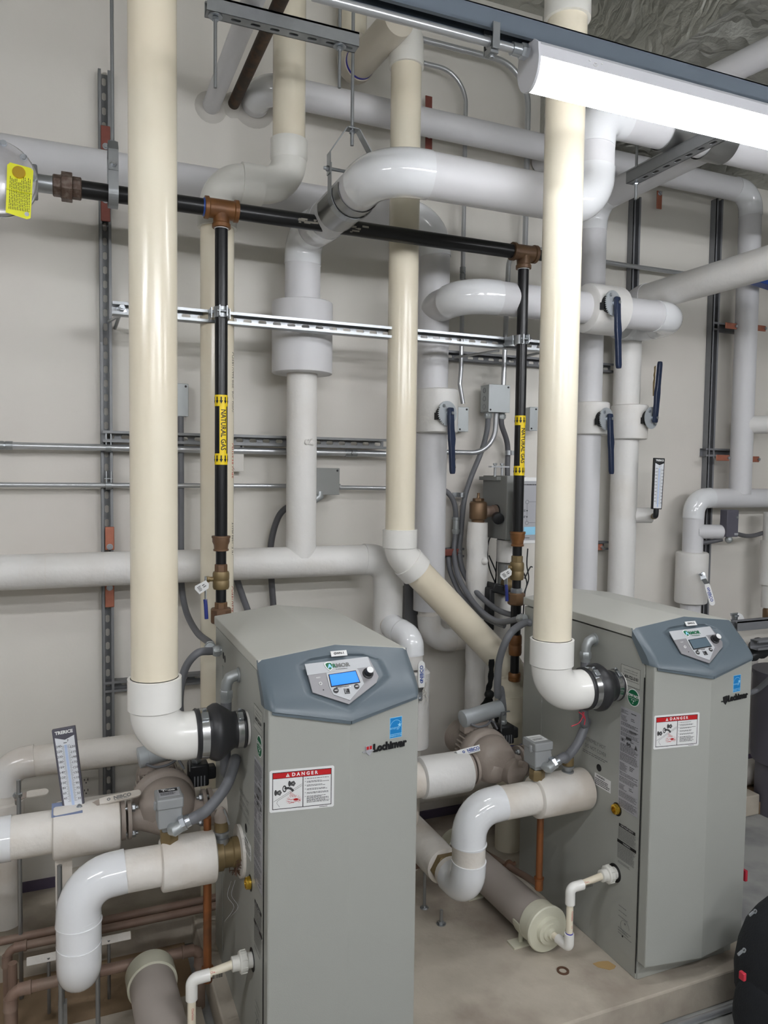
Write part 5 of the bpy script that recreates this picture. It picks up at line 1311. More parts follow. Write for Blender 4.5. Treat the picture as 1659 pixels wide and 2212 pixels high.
for q in ([(1262, 1538), (1258, 1550), (1250, 1562), (1234, 1569)], [(1258, 1538), (1264, 1552), (1262, 1566)], [(1250, 1538), (1258, 1544), (1262, 1552)]): m.tube(smoothpath([at(x, y, Y=1.88) for x, y in q], 4), .0014, 6)
m.build('strands', 'red_tag', k)
# --- inlet pipes with circulators
def pump(cx, Yp, zp, on, x_in, x_out):
    side = 'left' if on else 'right'
    t = thing('circulator_pump', 'dusty grey-brown circulator pump with a grey capacitor tube, behind the %s heater\'s outlet pipe' % side, 'pump', (cx, Yp, zp-.1))
    for x, s in ((x_in, 1), (x_out, -1)):
        MB().rev((x, Yp, zp), X_*s, [(0, .03), (.001, .054), (.011, .054), (.0115, .05)], 28).rev((x-s*.018, Yp, zp), X_*s, [(0, .054), (.012, .054)], 28).build('flange', 'pump_paint', t)
        for zz_ in (-.038, .038):
            MB().cyl((x-s*.03, Yp-.012, zp+zz_), (x+s*.03, Yp-.012, zp+zz_), .0055).hexa((x+s*.012, Yp-.012, zp+zz_), X_*s, .011, .011).hexa((x-s*.03, Yp-.012, zp+zz_), X_*s, .01, .011).build('flange_bolt', 'galv', t)
    # casing: nozzles + volute
    k = MB(); k.tube([(x_in+.008, Yp, zp), (x_in+.04, Yp, zp-.002), (cx-.02, Yp-.012, zp-.005), (cx+.03, Yp-.004, zp), (x_out-.04, Yp, zp+.002), (x_out-.008, Yp, zp)], [.033, .034, .05, .048, .036, .033], 26)
    k.rev((cx, Yp-.055, zp+.02), Y_, [(0, .03), (.006, .05), (.02, .072), (.05, .082), (.075, .084), (.082, .078)], 36)
    k.build('casing', 'pump_paint', t, smooth=60)
    if not on:
        MB().rev((cx+.055, Yp-.062, zp-.012), V((.25, -1, 0)), [(-.04, .044), (0, .047), (.008, .047), (.011, .042)], 30).rev((cx+.06, Yp-.085, zp+.028), V((.2, -1, .1)), [(0, .011), (.02, .011), (.021, .006)], 14).build('face_cover', 'pump_paint', t)
    k = MB(); k.rev((cx-.005, Yp+.025, zp+.025), Y_, [(0, .085), (.01, .092), (.03, .093), (.05, .086), (.08, .07), (.1, .06)], 40).build('bracket', 'pump_paint', t, smooth=60)
    k = MB(); Ym = Yp+.1
    prof = [(0, .058)]
    for i in range(22): prof += [(.004+i*.006, .058), (.004+i*.006, .066), (.007+i*.006, .066), (.007+i*.006, .058)]
    prof += [(.14, .058), (.15, .03)]
    k.rev((cx-.005, Ym, zp+.03), Y_, prof, 32).build('motor', 'pump_paint', t, smooth=20)
    k = MB()
    for a in range(0, 360, 12): k.box(V((cx-.005, Ym-.012, zp+.03))+X_*math.cos(R(a))*.074+Z_*math.sin(R(a))*.074, (.0025, .03, .009), (V((-math.sin(R(a)), 0, math.cos(R(a)))), Y_, V((math.cos(R(a)), 0, math.sin(R(a))))))
    k.build('cooling_fins', 'pump_paint', t, smooth=0)
    # capacitor tube + junction block
    zt = zp+.155; Yt = Yp+.1
    a = V((cx-.075, Yt-.01, zt-.01)); b = V((cx+.09, Yt, zt+.012)); d = (b-a).normalized(); L = (b-a).length
    MB().rev(a, d, [(0, .028), (.002, .031), (.028, .031), (.029, .0295), (.04, .0295), (L-.002, .0295), (L, .028)], 30).build('capacitor_tube', 'plate_zinc', t)
    MB().box((cx-.02, Yt, zp+.11), (.05, .02, .018)).build('cradle', 'pump_paint', t, bevel=.004)
    MB().tube(smoothpath([a+d*.02+V((0, -.03, -.014)), a+d*.05+V((0, -.034, -.03)), a+d*.09+V((0, -.03, -.034)), a+d*.12+V((0, -.01, -.03))], 5), .004, 8).build('wire', 'flex_grey', t)
    k = MB(); k.box((cx+.105, Yt, zp+.07), (.03, .03, .035)).box((cx+.145, Yt, zp+.07), (.014, .02, .02)); k.build('junction_block', 'black_plastic', t, bevel=.006)
    k = MB()
    for i in range(4): k.box((cx+.09+i*.01, Yt-.031, zp+.055), (.002, .002, .016))
    k.box((cx+.05, Yt-.02, zp+.115), (.016, .016, .003), (V((.5, 0, -.86)), Y_, V((.86, 0, .5)))).build('vent_grille', 'galv_dark', t, smooth=0)
    MB().box((cx+.075, Yt-.03, zp+.125), (.0012, .004, .035)).box((cx+.092, Yt-.03, zp+.16), (.019, .004, .0012)).build('bracket_strap', 'galv', t)
    MB().hexa((cx+.1, Yt, zp+.105), Z_, .016, .016).rev((cx+.1, Yt, zp+.12), Z_, [(0, .013), (.02, .015)], 16).build('connector', 'box_zinc', t)
    return V((cx+.1, Yt, zp+.138))
IY = 2.27; IZ = .617
c1 = pump(.262, IY, IZ+.01, True, .148, .375)
c2 = pump(1.375, IY, IZ-.0, False, 1.29, 1.49)
t = thing('inlet_pipe', 'dusty white insulated pipe with a thick sleeve feeding the left circulator pump', 'insulated pipe', (-.1, IY, .55))
MB().tube([(-1.2+i*.06, IY, IZ+.01) for i in range(20)]+[(.05, IY, IZ+.01)], .058, 36).build('insulation', 'jacket_dusty', t)
MB().cyl((-1.2, IY, IZ+.01), (at(25, 1820, Y=IY).x, IY, IZ+.01), .0605, seg=36).build('elbow_cover', 'elbow_gloss', t)
sleeve(t, (at(114, 1800, Y=IY).x, IY, IZ+.005), (.128, IY, IZ+.005), .0735, 'jacket_dusty', 'thick_insulation', .006, 40)
MB().cyl((.39, IY, IZ+.01), (HX[0], IY, IZ+.01), .05, seg=28).build('insulation', 'jacket_dusty', t)
k = MB(); xq = at(128, 1900, Y=IY).x; k.box((xq+.012, IY+.02, IZ-.13), (.022, .03, .085)); k.build('hanging_flap', 'jacket_dusty', t, smooth=0)
lever(at(172, 1748, Y=IY-.01)+Z_*0, at(305, 1718, Y=IY-.01), Z_*.9-Y_*.5, 'dusty white lever lying flat on the left inlet pipe', dusty=True, w=.0115, bend=.012)
thermo(at(160, 1748, Y=IY-.0)+Z_*.0, (-.11, .05, 1), (-.12, -1, .12), .062, .235, 'grey-framed thermometer standing on the left inlet pipe', 'plastic_dkgrey')
t = thing('tape_patch', 'blue-grey strip of tape under the thermometer on the left inlet pipe', 'tape', at(145, 1758, Y=IY-.04))
a = at(145, 1757, Y=IY-.045); MB().box(a+V((0, .035, .0)), (.04, .03, .001), (V((1, 0, .02)).normalized(), V((0, .97, .24)), V((0, -.24, .97)))).build('strip', 'tape_blue', t, smooth=0)
t = thing('inlet_pipe', 'dusty white insulated stub feeding the right circulator pump beside the left heater', 'insulated pipe', (1.15, IY, .5))
MB().cyl((.835, IY, IZ-.01), (1.1, IY, IZ-.01), .058, seg=32).build('insulation', 'jacket_dusty', t)
sleeve(t, (1.09, IY, IZ-.005), (1.275, IY, IZ-.005), .07, 'jacket', 'thick_insulation', .01, 40)
MB().cyl((1.505, IY, IZ), (HX[1], IY, IZ), .05, seg=28).build('insulation', 'jacket_dusty', t)
lever(at(955, 1642, Y=IY), at(1048, 1617, Y=IY), Z_*.8-Y_*.6, 'white lever with blue lettering lying flat beside the right circulator pump', w=.0115, bend=.014)
# --- upper pipe at lower left (behind thermometer)
BY = 2.79; zB = at(200, 1628, Y=BY).z; xb0 = at(15, 1640, Y=BY).x
t = thing('insulated_pipe', 'dusty insulated pipe behind the left vent elbow, turning down at the left edge', 'insulated pipe', (.2, BY, .2))
run(t, [(HX[0]+.3, BY, zB), (xb0-.01, BY, zB), (xb0-.01, BY-.0, .1)], .051, .07, 'jacket_dusty', 'elbow_gloss_dusty')
sleeve(t, (xb0-.01, BY, zB-.22), (xb0-.01, BY, zB-.12), .062, 'jacket_dusty', rnd=.012)
MB().box((at(330, 1720, Y=2.75).x, 2.8, at(190, 1775, Y=2.75).z), (.32, .05, .05)).build('wrapped_box', 'jacket_dusty', t, bevel=.01)
lever(at(35, 1722, Y=2.6), at(105, 1712, Y=2.6), V((0, -.5, 1)), 'dusty plain lever sticking out at the left edge below the elbow', dusty=True, w=.013, bend=.004, txt=False, tx='')
MBs = thing('threaded_rod', 'upright threaded rod at the lower left, standing behind the left inlet pipe', 'threaded rod', at(40, 2000, Y=2.5))
a = at(40, 1685, Y=2.5); MB().cyl((a.x, 2.5, .0), (a.x, 2.5, a.z), .0065).build('rod', 'galv', MBs); MB().hexa((a.x, 2.5, at(40, 1720, Y=2.5).z), Z_, .01, .012).build('nut', 'galv', MBs)
# --- pipe support struts standing near the left heater
for px, lab in ((131, 'left one of two thin steel uprights under the left outlet elbow'), (211, 'right one of two thin steel uprights under the left outlet elbow')):
    a = at(px, 2100, Y=2.2); s = thing('support_rod', lab, 'rod', (a.x, 2.2, 0))
    MB().cyl((a.x, 2.2, 0), (a.x, 2.2, .56), .0065).build('rod', 'galv', s)
a = at(135, 2140, Y=2.3); s = thing('support_post', 'short square steel post on the floor under the left outlet elbow', 'post', (a.x, 2.3, 0))
MB().bb((a.x-.012, 2.29, 0), (a.x+.012, 2.314, at(135, 2165, Y=2.3).z)).build('post', 'galv', s); MB().cyl((a.x, 2.302, .1), (a.x, 2.302, .3), .006).rev((a.x, 2.302, 0), Z_, [(0, .03), (.002, .03)], 20).build('rod', 'galv', s)
# --- old copper lines
def cpipe(pts, r, label, m='copper_old', fit=(), Rr=.03):
    P = [V(p) for p in pts]; t = thing('copper_line', label, 'copper pipe', (P[0]+P[-1])/2)
    MB().tube(path(P, Rr) if len(P) > 2 else P, r, 16).build('tube', m, t)
    for i in range(1, len(P)-1):
        for q in (P[i-1], P[i+1]):
            d = (q-P[i]).normalized(); MB().rev(P[i]+d*(Rr*.6), d, [(0, r+.002), (Rr*.9, r+.002), (Rr, r+.0035), (Rr*1.15, r+.0035), (Rr*1.2, r)], 16).build('fitting', m, t)
    return t
CY = 2.5
z1 = at(200, 1993, Y=CY).z; z2 = at(200, 2012, Y=CY-.06).z
cpipe([(-.6, CY, z1), (.7, CY, z1)], .0125, 'upper one of two dusty copper lines running low behind the left heater')
xq = at(15, 2035, Y=CY-.06).x
cpipe([(.5, CY-.06, z2), (xq, CY-.06, z2), (xq, CY-.06, .02)], .0125, 'lower one of two dusty copper lines, turning down at the left edge')
a = at(62, 2128, Y=2.25); b = at(425, 2055, Y=2.25); zc = (a.z+b.z)/2
xr_ = at(432, 2050, Y=2.25).x; xl_ = at(22, 2150, Y=2.25).x
cpipe([(xl_, 2.25, .0), (xl_, 2.25, zc), (xr_, 2.25, zc), (xr_, 2.25, .02)], .0155, 'thicker dusty copper line arching over the floor left of the neutralizer cylinder')
xq = at(28, 2150, Y=2.35).x
cpipe([(xq, 2.35, 0), (xq, 2.35, at(28, 2080, Y=2.35).z)], .0125, 'short brown copper stub at the left edge of the floor', 'copper_old')
for px, py, L in ((105, 2068, .12), (235, 2030, .13)):
    a = at(px, py, Y=2.4); s = thing('metal_strip', 'pale dusty metal strip %s the left outlet pipe, low down' % ('left of' if px < 150 else 'right of'), 'metal strip', a)
    MB().box(a, (L/2, .012, .002), (V((1, 0, 0)), V((0, .5, .86)), V((0, -.86, .5)))).build('strip', 'jacket_dusty', s, bevel=.002)
    MB().cyl((a.x, a.y, 0), (a.x, a.y, a.z), .005).build('leg', 'galv', s)
# --- big return header between the heaters
t = thing('return_header', 'big dusty grey insulated pipe low between the heaters, with a brass union', 'insulated pipe', (1.05, 2.4, .15))
gx = HX[1]-.444; zg_ = .33
a = at(945, 1850, Y=P3Y+.17)
print('union', a, gx)
xh = gx
MB().rev((xh, P3Y+.1, zg_), Y_, [(0, .04), (.001, .052), (.03, .052), (.031, .045)], 28).build('insulation', 'jacket_dusty', t)
MB().hexa((xh, P3Y+.135, zg_), Y_, .03, .054).build('brass_union', 'brass_dull', t, bevel=.002)
MB().tube([(xh, P3Y+.16, zg_), (xh, P3Y+.165, zg_), (xh, P3Y+.25, zg_), (xh, 2.78, zg_)], [.05, .06, .062, .062], 32).build('insulation', 'jacket_dusty', t)
MB().cyl((.9, 2.79, .34), (HX[1]+.3, 2.79, .34), .068, seg=32).build('insulation', 'jacket_dusty', t)
MB().tube([(.82, 2.36, .44), (xh-.03, 2.45, .42)], .075, 28).build('insulation', 'jacket_dusty', t)
# copper line on the pad feeding the right copper drain
zc = at(1166, 1905, Y=2.05).z
cpipe([at(1040, 1838, Y=2.55), (at(1166, 1910, Y=2.05).x, 2.05, zc-.01)], .0115, 'dusty copper line running back from the foot of the right copper drain')
cpipe([at(895, 1872, Y=2.4), at(925, 1862, Y=2.4)], .011, 'short copper line with a red bracket beside the left heater', 'copper_old')
s = thing('pipe_bracket', 'rust-red split clamp on the dusty copper line between the heaters', 'bracket', at(1100, 1865, Y=2.3))
a = at(1100, 1868, Y=2.3); MB().box(a, (.026, .004, .006)).rev(a-Y_*.006, Y_, [(0, .017), (.012, .017)], 16).build('clamp', 'rust_ring', s)
MB().cyl(a, (a.x, a.y, .1), .004).build('stud', 'galv', s)
s = thing('pipe_bracket', 'rust-red split clamp on a stud beside the left heater\'s right edge', 'bracket', at(918, 1880, Y=2.35))
a = at(918, 1868, Y=2.35); MB().box(a, (.012, .02, .006)).rev(a-X_*.006, X_, [(0, .016), (.012, .016)], 16).build('clamp', 'rust_ring', s)
MB().cyl(a, (a.x, a.y, .1), .0055).rev((a.x, a.y, .1), Z_, [(0, .016), (.004, .012)], 14).build('stud', 'galv', s)
# --- small things on the pad
a = at(953, 1996, z=.1); s = thing('anchor_bolt', 'upright anchor bolt and nut standing on the pad between the heaters', 'bolt', a)
MB().cyl(a, a+Z_*.05, .0055).build('stud', 'galv', s); MB().hexa(a+Z_*.002, Z_, .008, .011).rev(a, Z_, [(0, .017), (.002, .017)], 18).build('nut', 'galv', s)
a = at(1216, 2098, z=.1); tag(MB().ringflat(a, X_, Y_, .019, .0125, .0035).build('rubber_washer', 'rust_ring'), 'brown ring washer lying on the pad in front of the right heater', 'washer')
a = at(1303, 2080, z=.1)
tag(MB().prism([(-.034, .008), (-.03, -.012), (-.004, -.036), (.014, -.036), (.027, -.028), (.02, .0), (.004, .006), (-.012, .009)], a, X_, Y_, .0015).build('fiberboard_scrap', 'fiberboard', smooth=0), 'tan scrap of board lying on the pad at the right heater\'s foot', 'scrap')
a = at(1608, 1890, Y=1.95); tag(MB().box(a, (.006, .01, .02)).build('red_tab', 'red_tag', bevel=.002), 'small red plastic tab sticking out behind the right heater\'s right edge', 'tab')
# debris specks
# ================================================================= CONDUITS, BOXES
CYW = 2.915
def emt(pts, label, r=.0095, Rr=.1, couplings=(), m='emt'):
    P = [V(p) for p in pts]; t = thing('conduit', label, 'conduit', (P[0]+P[-1])/2)
    MB().tube(path(P, Rr) if len(P) > 2 else P, r, 16).build('tube', m, t)
    for q, d in couplings:
        d = V(d).normalized(); MB().rev(V(q)-d*.025, d, [(0, r+.0028), (.022, r+.0028), (.023, r+.001), (.027, r+.001), (.028, r+.0028), (.05, r+.0028)], 16).build('coupling', 'galv', t)
        MB().hexa(V(q)+V((0, -r-.001, 0)), -Y_, .005, .004).build('set_screw', 'steel_bolt', t)
    return t
def A(px, py, Y=CYW): return at(px, py, Y=Y)
z1 = A(140, 965).z; z2 = A(420, 1049).z
zt2 = A(1003, 300)
emt([(-1.4, CYW, z1), (A(905, 978).x, CYW, z1)], 'upper of two long steel conduits across the left wall at mid height', .0125, couplings=[((A(10, 960).x, CYW, z1), X_), ((A(758, 977).x, CYW, z1-.0), X_)])
emt([(-1.4, CYW, z2), (A(685, 1052).x, CYW, z2), (A(735, 1054).x, CYW, z2)], 'lower of two long steel conduits across the left wall, ending at the grey box', .009)
emt([A(733, 1053), A(845, 1055), A(905, 1058)], 'short steel conduit from the grey box to behind the middle cream vent', .009, Rr=.02)
for px, z, nm in ((234, z1, 'upper'), (234, z2, 'lower')):
    x = A(px, 965).x; s = thing('conduit_strap', 'steel strap clamping the %s long conduit to the left wall strut' % nm, 'strap', (x, CYW, z))
    MB().rev((x-.01, CYW, z), X_, [(0, .016), (.02, .016)], 16).box((x-.008, CYW-.006, z+.03), (.0015, .012, .02)).box((x+.008, CYW-.006, z+.03), (.0015, .012, .02)).cyl((x-.014, CYW-.012, z+.024), (x+.014, CYW-.012, z+.024), .003).build('strap', 'galv', s)
# conduits at the top centre
a = A(880, 88); b = A(1130, 140); 
zc = A(1000, 108).z; x = A(1137, 400).x
emt([(A(880, 90).x, CYW, zc), (x, CYW, zc), (x, CYW, A(1130, 560).z), A(1128, 740)], 'thick steel conduit sweeping down the wall left of the right vent, from the top centre', .0125, .17)
zc = A(950, 145).z; x = A(1003, 400).x
emt([(A(870, 130).x, CYW, zc), (x, CYW, zc), (x, CYW, A(1003, 800).z), A(993, 830), A(1000, 872)], 'thin steel conduit curving down the wall just right of the middle cream vent', .0095, [.13, .05, .03], couplings=[((x, CYW, A(1000, 590).z), Z_)])
zc = A(1150, 537, 2.88).z; x = A(1090, 700, 2.88).x
emt([(A(1230, 548, 2.88).x, 2.88, zc), (x+.015, 2.88, zc), (x-.0, 2.88, A(1085, 838, 2.88).z)], 'thin steel conduit arching behind the right brown tee, down to the junction box', .0105, .1)
emt([A(1290, 563), A(1350, 573), A(1500, 594)], 'steel conduit crossing the wall strut behind the twin risers', .0105, .02)
emt([A(1120, 700), A(1165, 760)], 'short slanting steel conduit behind the right vent at mid height', .009)
def jbox(px, py, w, h, d, Y, label, m='box_zinc', knock=True, name='junction_box', ang=0):
    o = at(px, py, Y=Y); t = thing(name, label, 'junction box', o)
    MB().box(o+V((0, d/2, 0)), (w/2, d/2, h/2)).build('body', m, t, bevel=.003)
    MB().box(o+V((0, -.0015, 0)), (w/2+.001, .002, h/2+.001)).build('cover', m, t, bevel=.0015)
    k = MB()
    for sx, sz in ((-1, -1), (1, 1)): k.rev(o+V((sx*(w/2-.009), -.0035, sz*(h/2-.009))), -Y_, [(0, .0045), (.002, .004)], 12)
    k.build('cover_screw', 'black_plastic', t)
    if knock:
        k = MB()
        for i in (-1, 0, 1): k.ringflat(o+V((-w/2-.0006, d*.5, i*h*.3)), -Y_, Z_, .0115, .0098, .0008, seg=20)
        k.build('knockout_ring', 'galv_dark', t)
    return o, t
ob, _ = jbox(1078, 861, .105, .118, .07, 2.86, 'square zinc junction box left of the right black gas drop')
jbox(1000, 906, .05, .105, .045, 2.925, 'zinc outlet box half hidden behind the first blue lever', knock=False)
jbox(1152, 905, .04, .105, .05, 2.9, 'small zinc box half hidden behind the right cream vent', knock=False)
jbox(390, 864, .055, .12, .045, 2.925, 'zinc outlet box half hidden behind the left cream vent', 'box_zinc', False)
jbox(512, 989, .05, .105, .045, 2.92, 'pale utility box behind the left gas drop, on the upper long conduit', 'outlet', False)
o6, _ = jbox(703, 1040, .115, .105, .06, 2.87, 'grey painted box behind the white riser, on the lower long conduit', 'control_grey', False)
MB6 = thing('cable_gland', 'zinc cable gland under the grey painted box behind the white riser', 'fitting', at(690, 1075, Y=2.87))
a = at(690, 1072, Y=2.88); MB().tube([a+Z_*.02, a, a+V((-.02, 0, -.014)), a+V((-.04, 0, -.016))], [.016, .018, .016, .014], 14).build('gland', 'box_zinc', MB6)
flex([a+V((-.04, 0, -.016)), at(618, 1098, Y=2.9), at(596, 1130, Y=2.92), at(584, 1190, Y=2.93), at(587, 1260, Y=2.93), at(592, 1330, Y=2.93), at(594, 1400, Y=2.93)], 'dark flexible conduit curving down from behind the white riser to behind the left heater', .0125, 'flex_dark')
flex([at(505, 1225, Y=2.93), at(515, 1262, Y=2.93), at(532, 1310, Y=2.93), at(548, 1350, Y=2.93)], 'grey flexible conduit slanting down behind the left heater, beside its gas drop', .0125)
flex([at(390, 900, Y=2.93), at(391, 1050, Y=2.93), at(391, 1180, Y=2.93), at(392, 1260, Y=2.92), at(402, 1320, Y=2.85), at(425, 1365, Y=2.65), at(452, 1388, Y=2.45), V((HX[0]-.03, 2.35, 1.1))], 'grey flexible conduit from the wall down to the left heater\'s rear side', .0115, ends=(0, 1))
flex([V((HX[0], 2.33, 1.09)), V((HX[0]-.03, 2.33, 1.09)), at(425, 1412, Y=2.3), at(398, 1450, Y=2.33), at(388, 1520, Y=2.36), at(400, 1590, Y=2.37), c1+Z_*.05, c1], 'grey flexible conduit looping from the left heater\'s rear side to the left pump', .012, ends=(1, 0))
flex([V((HX[1], 2.38, 1.09)), V((HX[1]-.03, 2.38, 1.09)), at(1100, 1372, Y=2.3), at(1078, 1430, Y=2.33), at(1075, 1500, Y=2.36), c2+V((-.012, 0, .1)), c2+Z_*.03, c2], 'grey flexible conduit looping from the right heater\'s rear side to the right pump', .0135, ends=(0, 0))
# bundle right of the middle vent
pj = ob+V((-.035, .03, -.06)); pk = ob+V((.04, .04, -.06)); pm_ = ob+V((.005, .03, -.06))
fx = [pj, at(1052, 930, Y=2.9), at(1040, 975, Y=2.92), at(1018, 1030, Y=2.925), at(1003, 1080, Y=2.925), at(996, 1150, Y=2.92), at(993, 1195, Y=2.9), at(1003, 1240, Y=2.85), at(1035, 1285, Y=2.75), at(1080, 1320, Y=2.62), at(1130, 1332, Y=2.5)]
flex(fx, 'grey flexible conduit dropping from the junction box then sweeping to the right heater, upper one', .0115, ends=(1, 0))
flex([at(940, 1052, Y=2.92), at(968, 1065, Y=2.92), at(983, 1095, Y=2.92), at(984, 1150, Y=2.92), at(981, 1195, Y=2.9), at(992, 1250, Y=2.82), at(1030, 1310, Y=2.68), at(1075, 1342, Y=2.55), V((HX[1]-.02, 2.4, 1.105))], 'grey flexible conduit curving from behind the middle white riser to the right heater, lower one', .0115, ends=(0, 1))
flex([at(968, 1205, Y=2.92), at(975, 1240, Y=2.88), at(1000, 1290, Y=2.78), at(1050, 1335, Y=2.64), at(1090, 1352, Y=2.55)], 'third grey flexible conduit in the sweeping bundle behind the diagonal cream pipe', .011)
flex([pk, pk-Z_*.05, at(1096, 960, Y=2.93), at(1096, 1020, Y=2.93), at(1097, 1075, Y=2.93)], 'dark flexible conduit straight down from the junction box beside the right gas drop', .012, 'flex_dark', ends=(1, 0))
zq = at(980, 977, Y=2.92).z
emt([pm_, V((pm_.x, 2.9, zq)), V((at(960, 977, Y=2.92).x, 2.92, zq))], 'steel conduit bending left from under the junction box', .011, .11)
for px, py in ((997, 1069), (1098, 978)):
    a = at(px, py, Y=2.92); s = thing('conduit_strap', 'steel one-hole strap on the %s flexible conduit' % ('bundled' if px < 1050 else 'straight dark'), 'strap', a)
    MB().rev(a-Z_*.01, Z_, [(0, .0155), (.02, .0155)], 16).box(a+V((.025*(-1 if px < 1050 else 1), .012, 0)), (.012, .002, .01)).build('strap', 'galv', s)
a = at(985, 1133, Y=2.92); s = thing('conduit_connector', 'zinc coupling on the short flexible conduit beside the white riser', 'fitting', a)
MB().rev(a-Z_*.03, Z_, [(-.012, .0135), (0, .0175), (.008, .0175), (.01, .0145), (.05, .0145), (.052, .0175), (.062, .0175)], 14).build('body', 'box_zinc', s)
# ================================================================= SMALL PLANT BEHIND THE RIGHT HEATER
# torn insulated pipe with bronze strainer/valve on top
TY = 2.8
xq = at(1031, 1200, Y=TY).x; zt = at(1031, 1128, Y=TY).z
t = thing('insulated_pipe', 'short white pipe with torn tape wrapping under a bronze valve, right of the middle riser', 'insulated pipe', (xq, TY, .3))
MB().tube([(xq, TY, .1)]+[(xq+random.gauss(0, .0012), TY, .3+i*.04) for i in range(int((zt-.3)/.04))]+[(xq, TY, zt)], [.043]+[.0435+random.uniform(-.002, .003) for _ in range(int((zt-.3)/.04))]+[.042], 26).build('torn_insulation', 'jacket', t, smooth=60)
MB().ball((xq+.01, TY-.043, at(1031, 1210, Y=TY).z), .016, 10).build('tape_wad', 'jacket', t)
k = thing('bronze_valve', 'brown bronze angle valve atop the torn white pipe, right of the middle riser', 'valve', (xq, TY, zt))
MB().rev((xq, TY, zt-.02), Z_, [(0, .026), (.03, .028), (.035, .036), (.04, .037), (.1, .037), (.106, .034), (.108, .03)], 30).build('body', 'bronze', k)
MB().hexa((xq, TY, zt+.088), Z_, .014, .024).rev((xq, TY, zt+.102), Z_, [(0, .008), (.01, .006), (.022, .006)], 12).build('bonnet', 'bronze', k)
MB().rev((xq+.03, TY, zt+.045), X_, [(0, .026), (.01, .028), (.012, .024), (.04, .024), (.042, .028), (.055, .028), (.056, .026), (.15, .026)], 24).build('side_pipe', 'copper_old', k)
MB().ringflat((xq+.085, TY, zt+.045), Y_, Z_, .03, .025, .008, seg=24).build('band', 'black_plastic', k)
# controller cabinet seen edge on + panel with diagram
o = at(1112, 1100, Y=2.72)
t = thing('control_cabinet', 'grey metal control cabinet on the wall behind the right gas drop', 'control cabinet', o)
MB().prism([(-.02, -.14), (.03, -.155), (.03, .155), (.002, .155)], o, X_, Z_, .02).bb(o+V((-.04, 0, -.13)), o+V((.05, .2, .14))).build('body', 'control_grey', t, bevel=.003)
MB().bb(o+V((-.06, .05, .12)), o+V((.0, .2, .135))).build('side_bracket', 'control_grey', t)
k = MB(); 
for dx in (-.04, -.005): k.cyl(o+V((dx, .1, .13)), o+V((dx, .1, .19)), .0055); k.hexa(o+V((dx, .1, .185)), Z_, .008, .009)
k.box(o+V((-.02, .1, .178)), (.045, .012, .003)); k.build('mounting_rods', 'emt', t)
o = at(1143, 1103, Y=2.6)
t = thing('status_panel', 'white panel with a pipe diagram and small display, half hidden behind the right vent', 'panel', o)
MB().box(o+V((.015, .02, 0)), (.055, .02, .135)).build('frame', 'white_paint', t, bevel=.003)
MB().box(o+V((.015, -.001, 0)), (.052, .001, .12)).build('face', 'label_silver', t, smooth=0)
k = MB(); q = o+V((0, -.0022, 0))
k.quad(q, X_, Z_, -.012, -.045, -.011, .03, 0)
for z in (-.0, -.025): k.ringflat(q+V((-.0115, 0, z)), X_, Z_, .003, 0, .0003, seg=10); k.lines(q, X_, Z_, -.032, z-.005, -.017, z+.005, 2, .5, .2, 0)
for z in (.035, -.05): k.ringflat(q+V((-.0115, 0, z)), X_, Z_, .008, .007, .0003, seg=14); k.quad(q, X_, Z_, -.002, z, .03, z+.001, 0)
k.lines(q, X_, Z_, -.03, .1, .03, .11, 1, .4, .3, 0); k.lines(q, X_, Z_, -.028, -.113, .005, -.108, 1, .5, .3, 0); k.build('diagram', 'black', t, smooth=0)
MB().box(o+V((.005, -.0025, -.082)), (.03, .001, .016)).build('display', 'label_ltblue', t, smooth=0)
# second insulated pipe, valves and wiring behind the gas drop
xq = at(1092, 1200, Y=2.8).x
t = thing('insulated_pipe', 'short white insulated pipe partly hidden by the right gas drop\'s valve', 'insulated pipe', (xq, 2.8, .3))
MB().tube([(xq+.01, 2.8, at(1092, 1213, Y=2.8).z), (xq+.01, 2.8, at(1092, 1166, Y=2.8).z)], .048, 26).build('insulation', 'jacket', t)
MB().cyl((xq+.02, 2.82, .1), (xq+.02, 2.82, at(1092, 1215, Y=2.8).z), .04, seg=24).build('insulation', 'control_grey', t)
MB().tube([(xq+.01, 2.8, .85), (xq+.01, 2.8, at(1092, 1275, Y=2.8).z)], [.06, .05], 26).build('insulation', 'jacket', t)
k = thing('actuator', 'black valve actuator with brass body in the clutter left of the right vent', 'valve', at(1085, 1262, Y=2.75))
a = at(1078, 1272, Y=2.75); MB().box(a, (.05, .035, .02), (V((1, 0, -.25)).normalized(), Y_, V((.25, 0, 1)).normalized())).box(a+V((-.05, 0, -.08)), (.014, .03, .09)).build('housing', 'black_plastic', k, bevel=.006)
MB().rev(at(1104, 1262, Y=2.72), X_, [(-.035, .02), (-.034, .028), (.0, .028), (.002, .022), (.03, .022)], 20).build('body', 'brass_dull', k)
a = at(1076, 1120, Y=2.75); t = thing('gauge', 'small black round gauge behind the grey control cabinet', 'gauge', a)
MB().rev(a, V((-.3, -1, -.2)), [(-.02, .014), (-.018, .024), (.008, .024), (.01, .02)], 22).build('case', 'black_plastic', t)
cb2 = thing('wiring', 'loose black sensor wires hanging behind the right gas drop', 'cable', at(1080, 1200, Y=2.85))
k = MB()
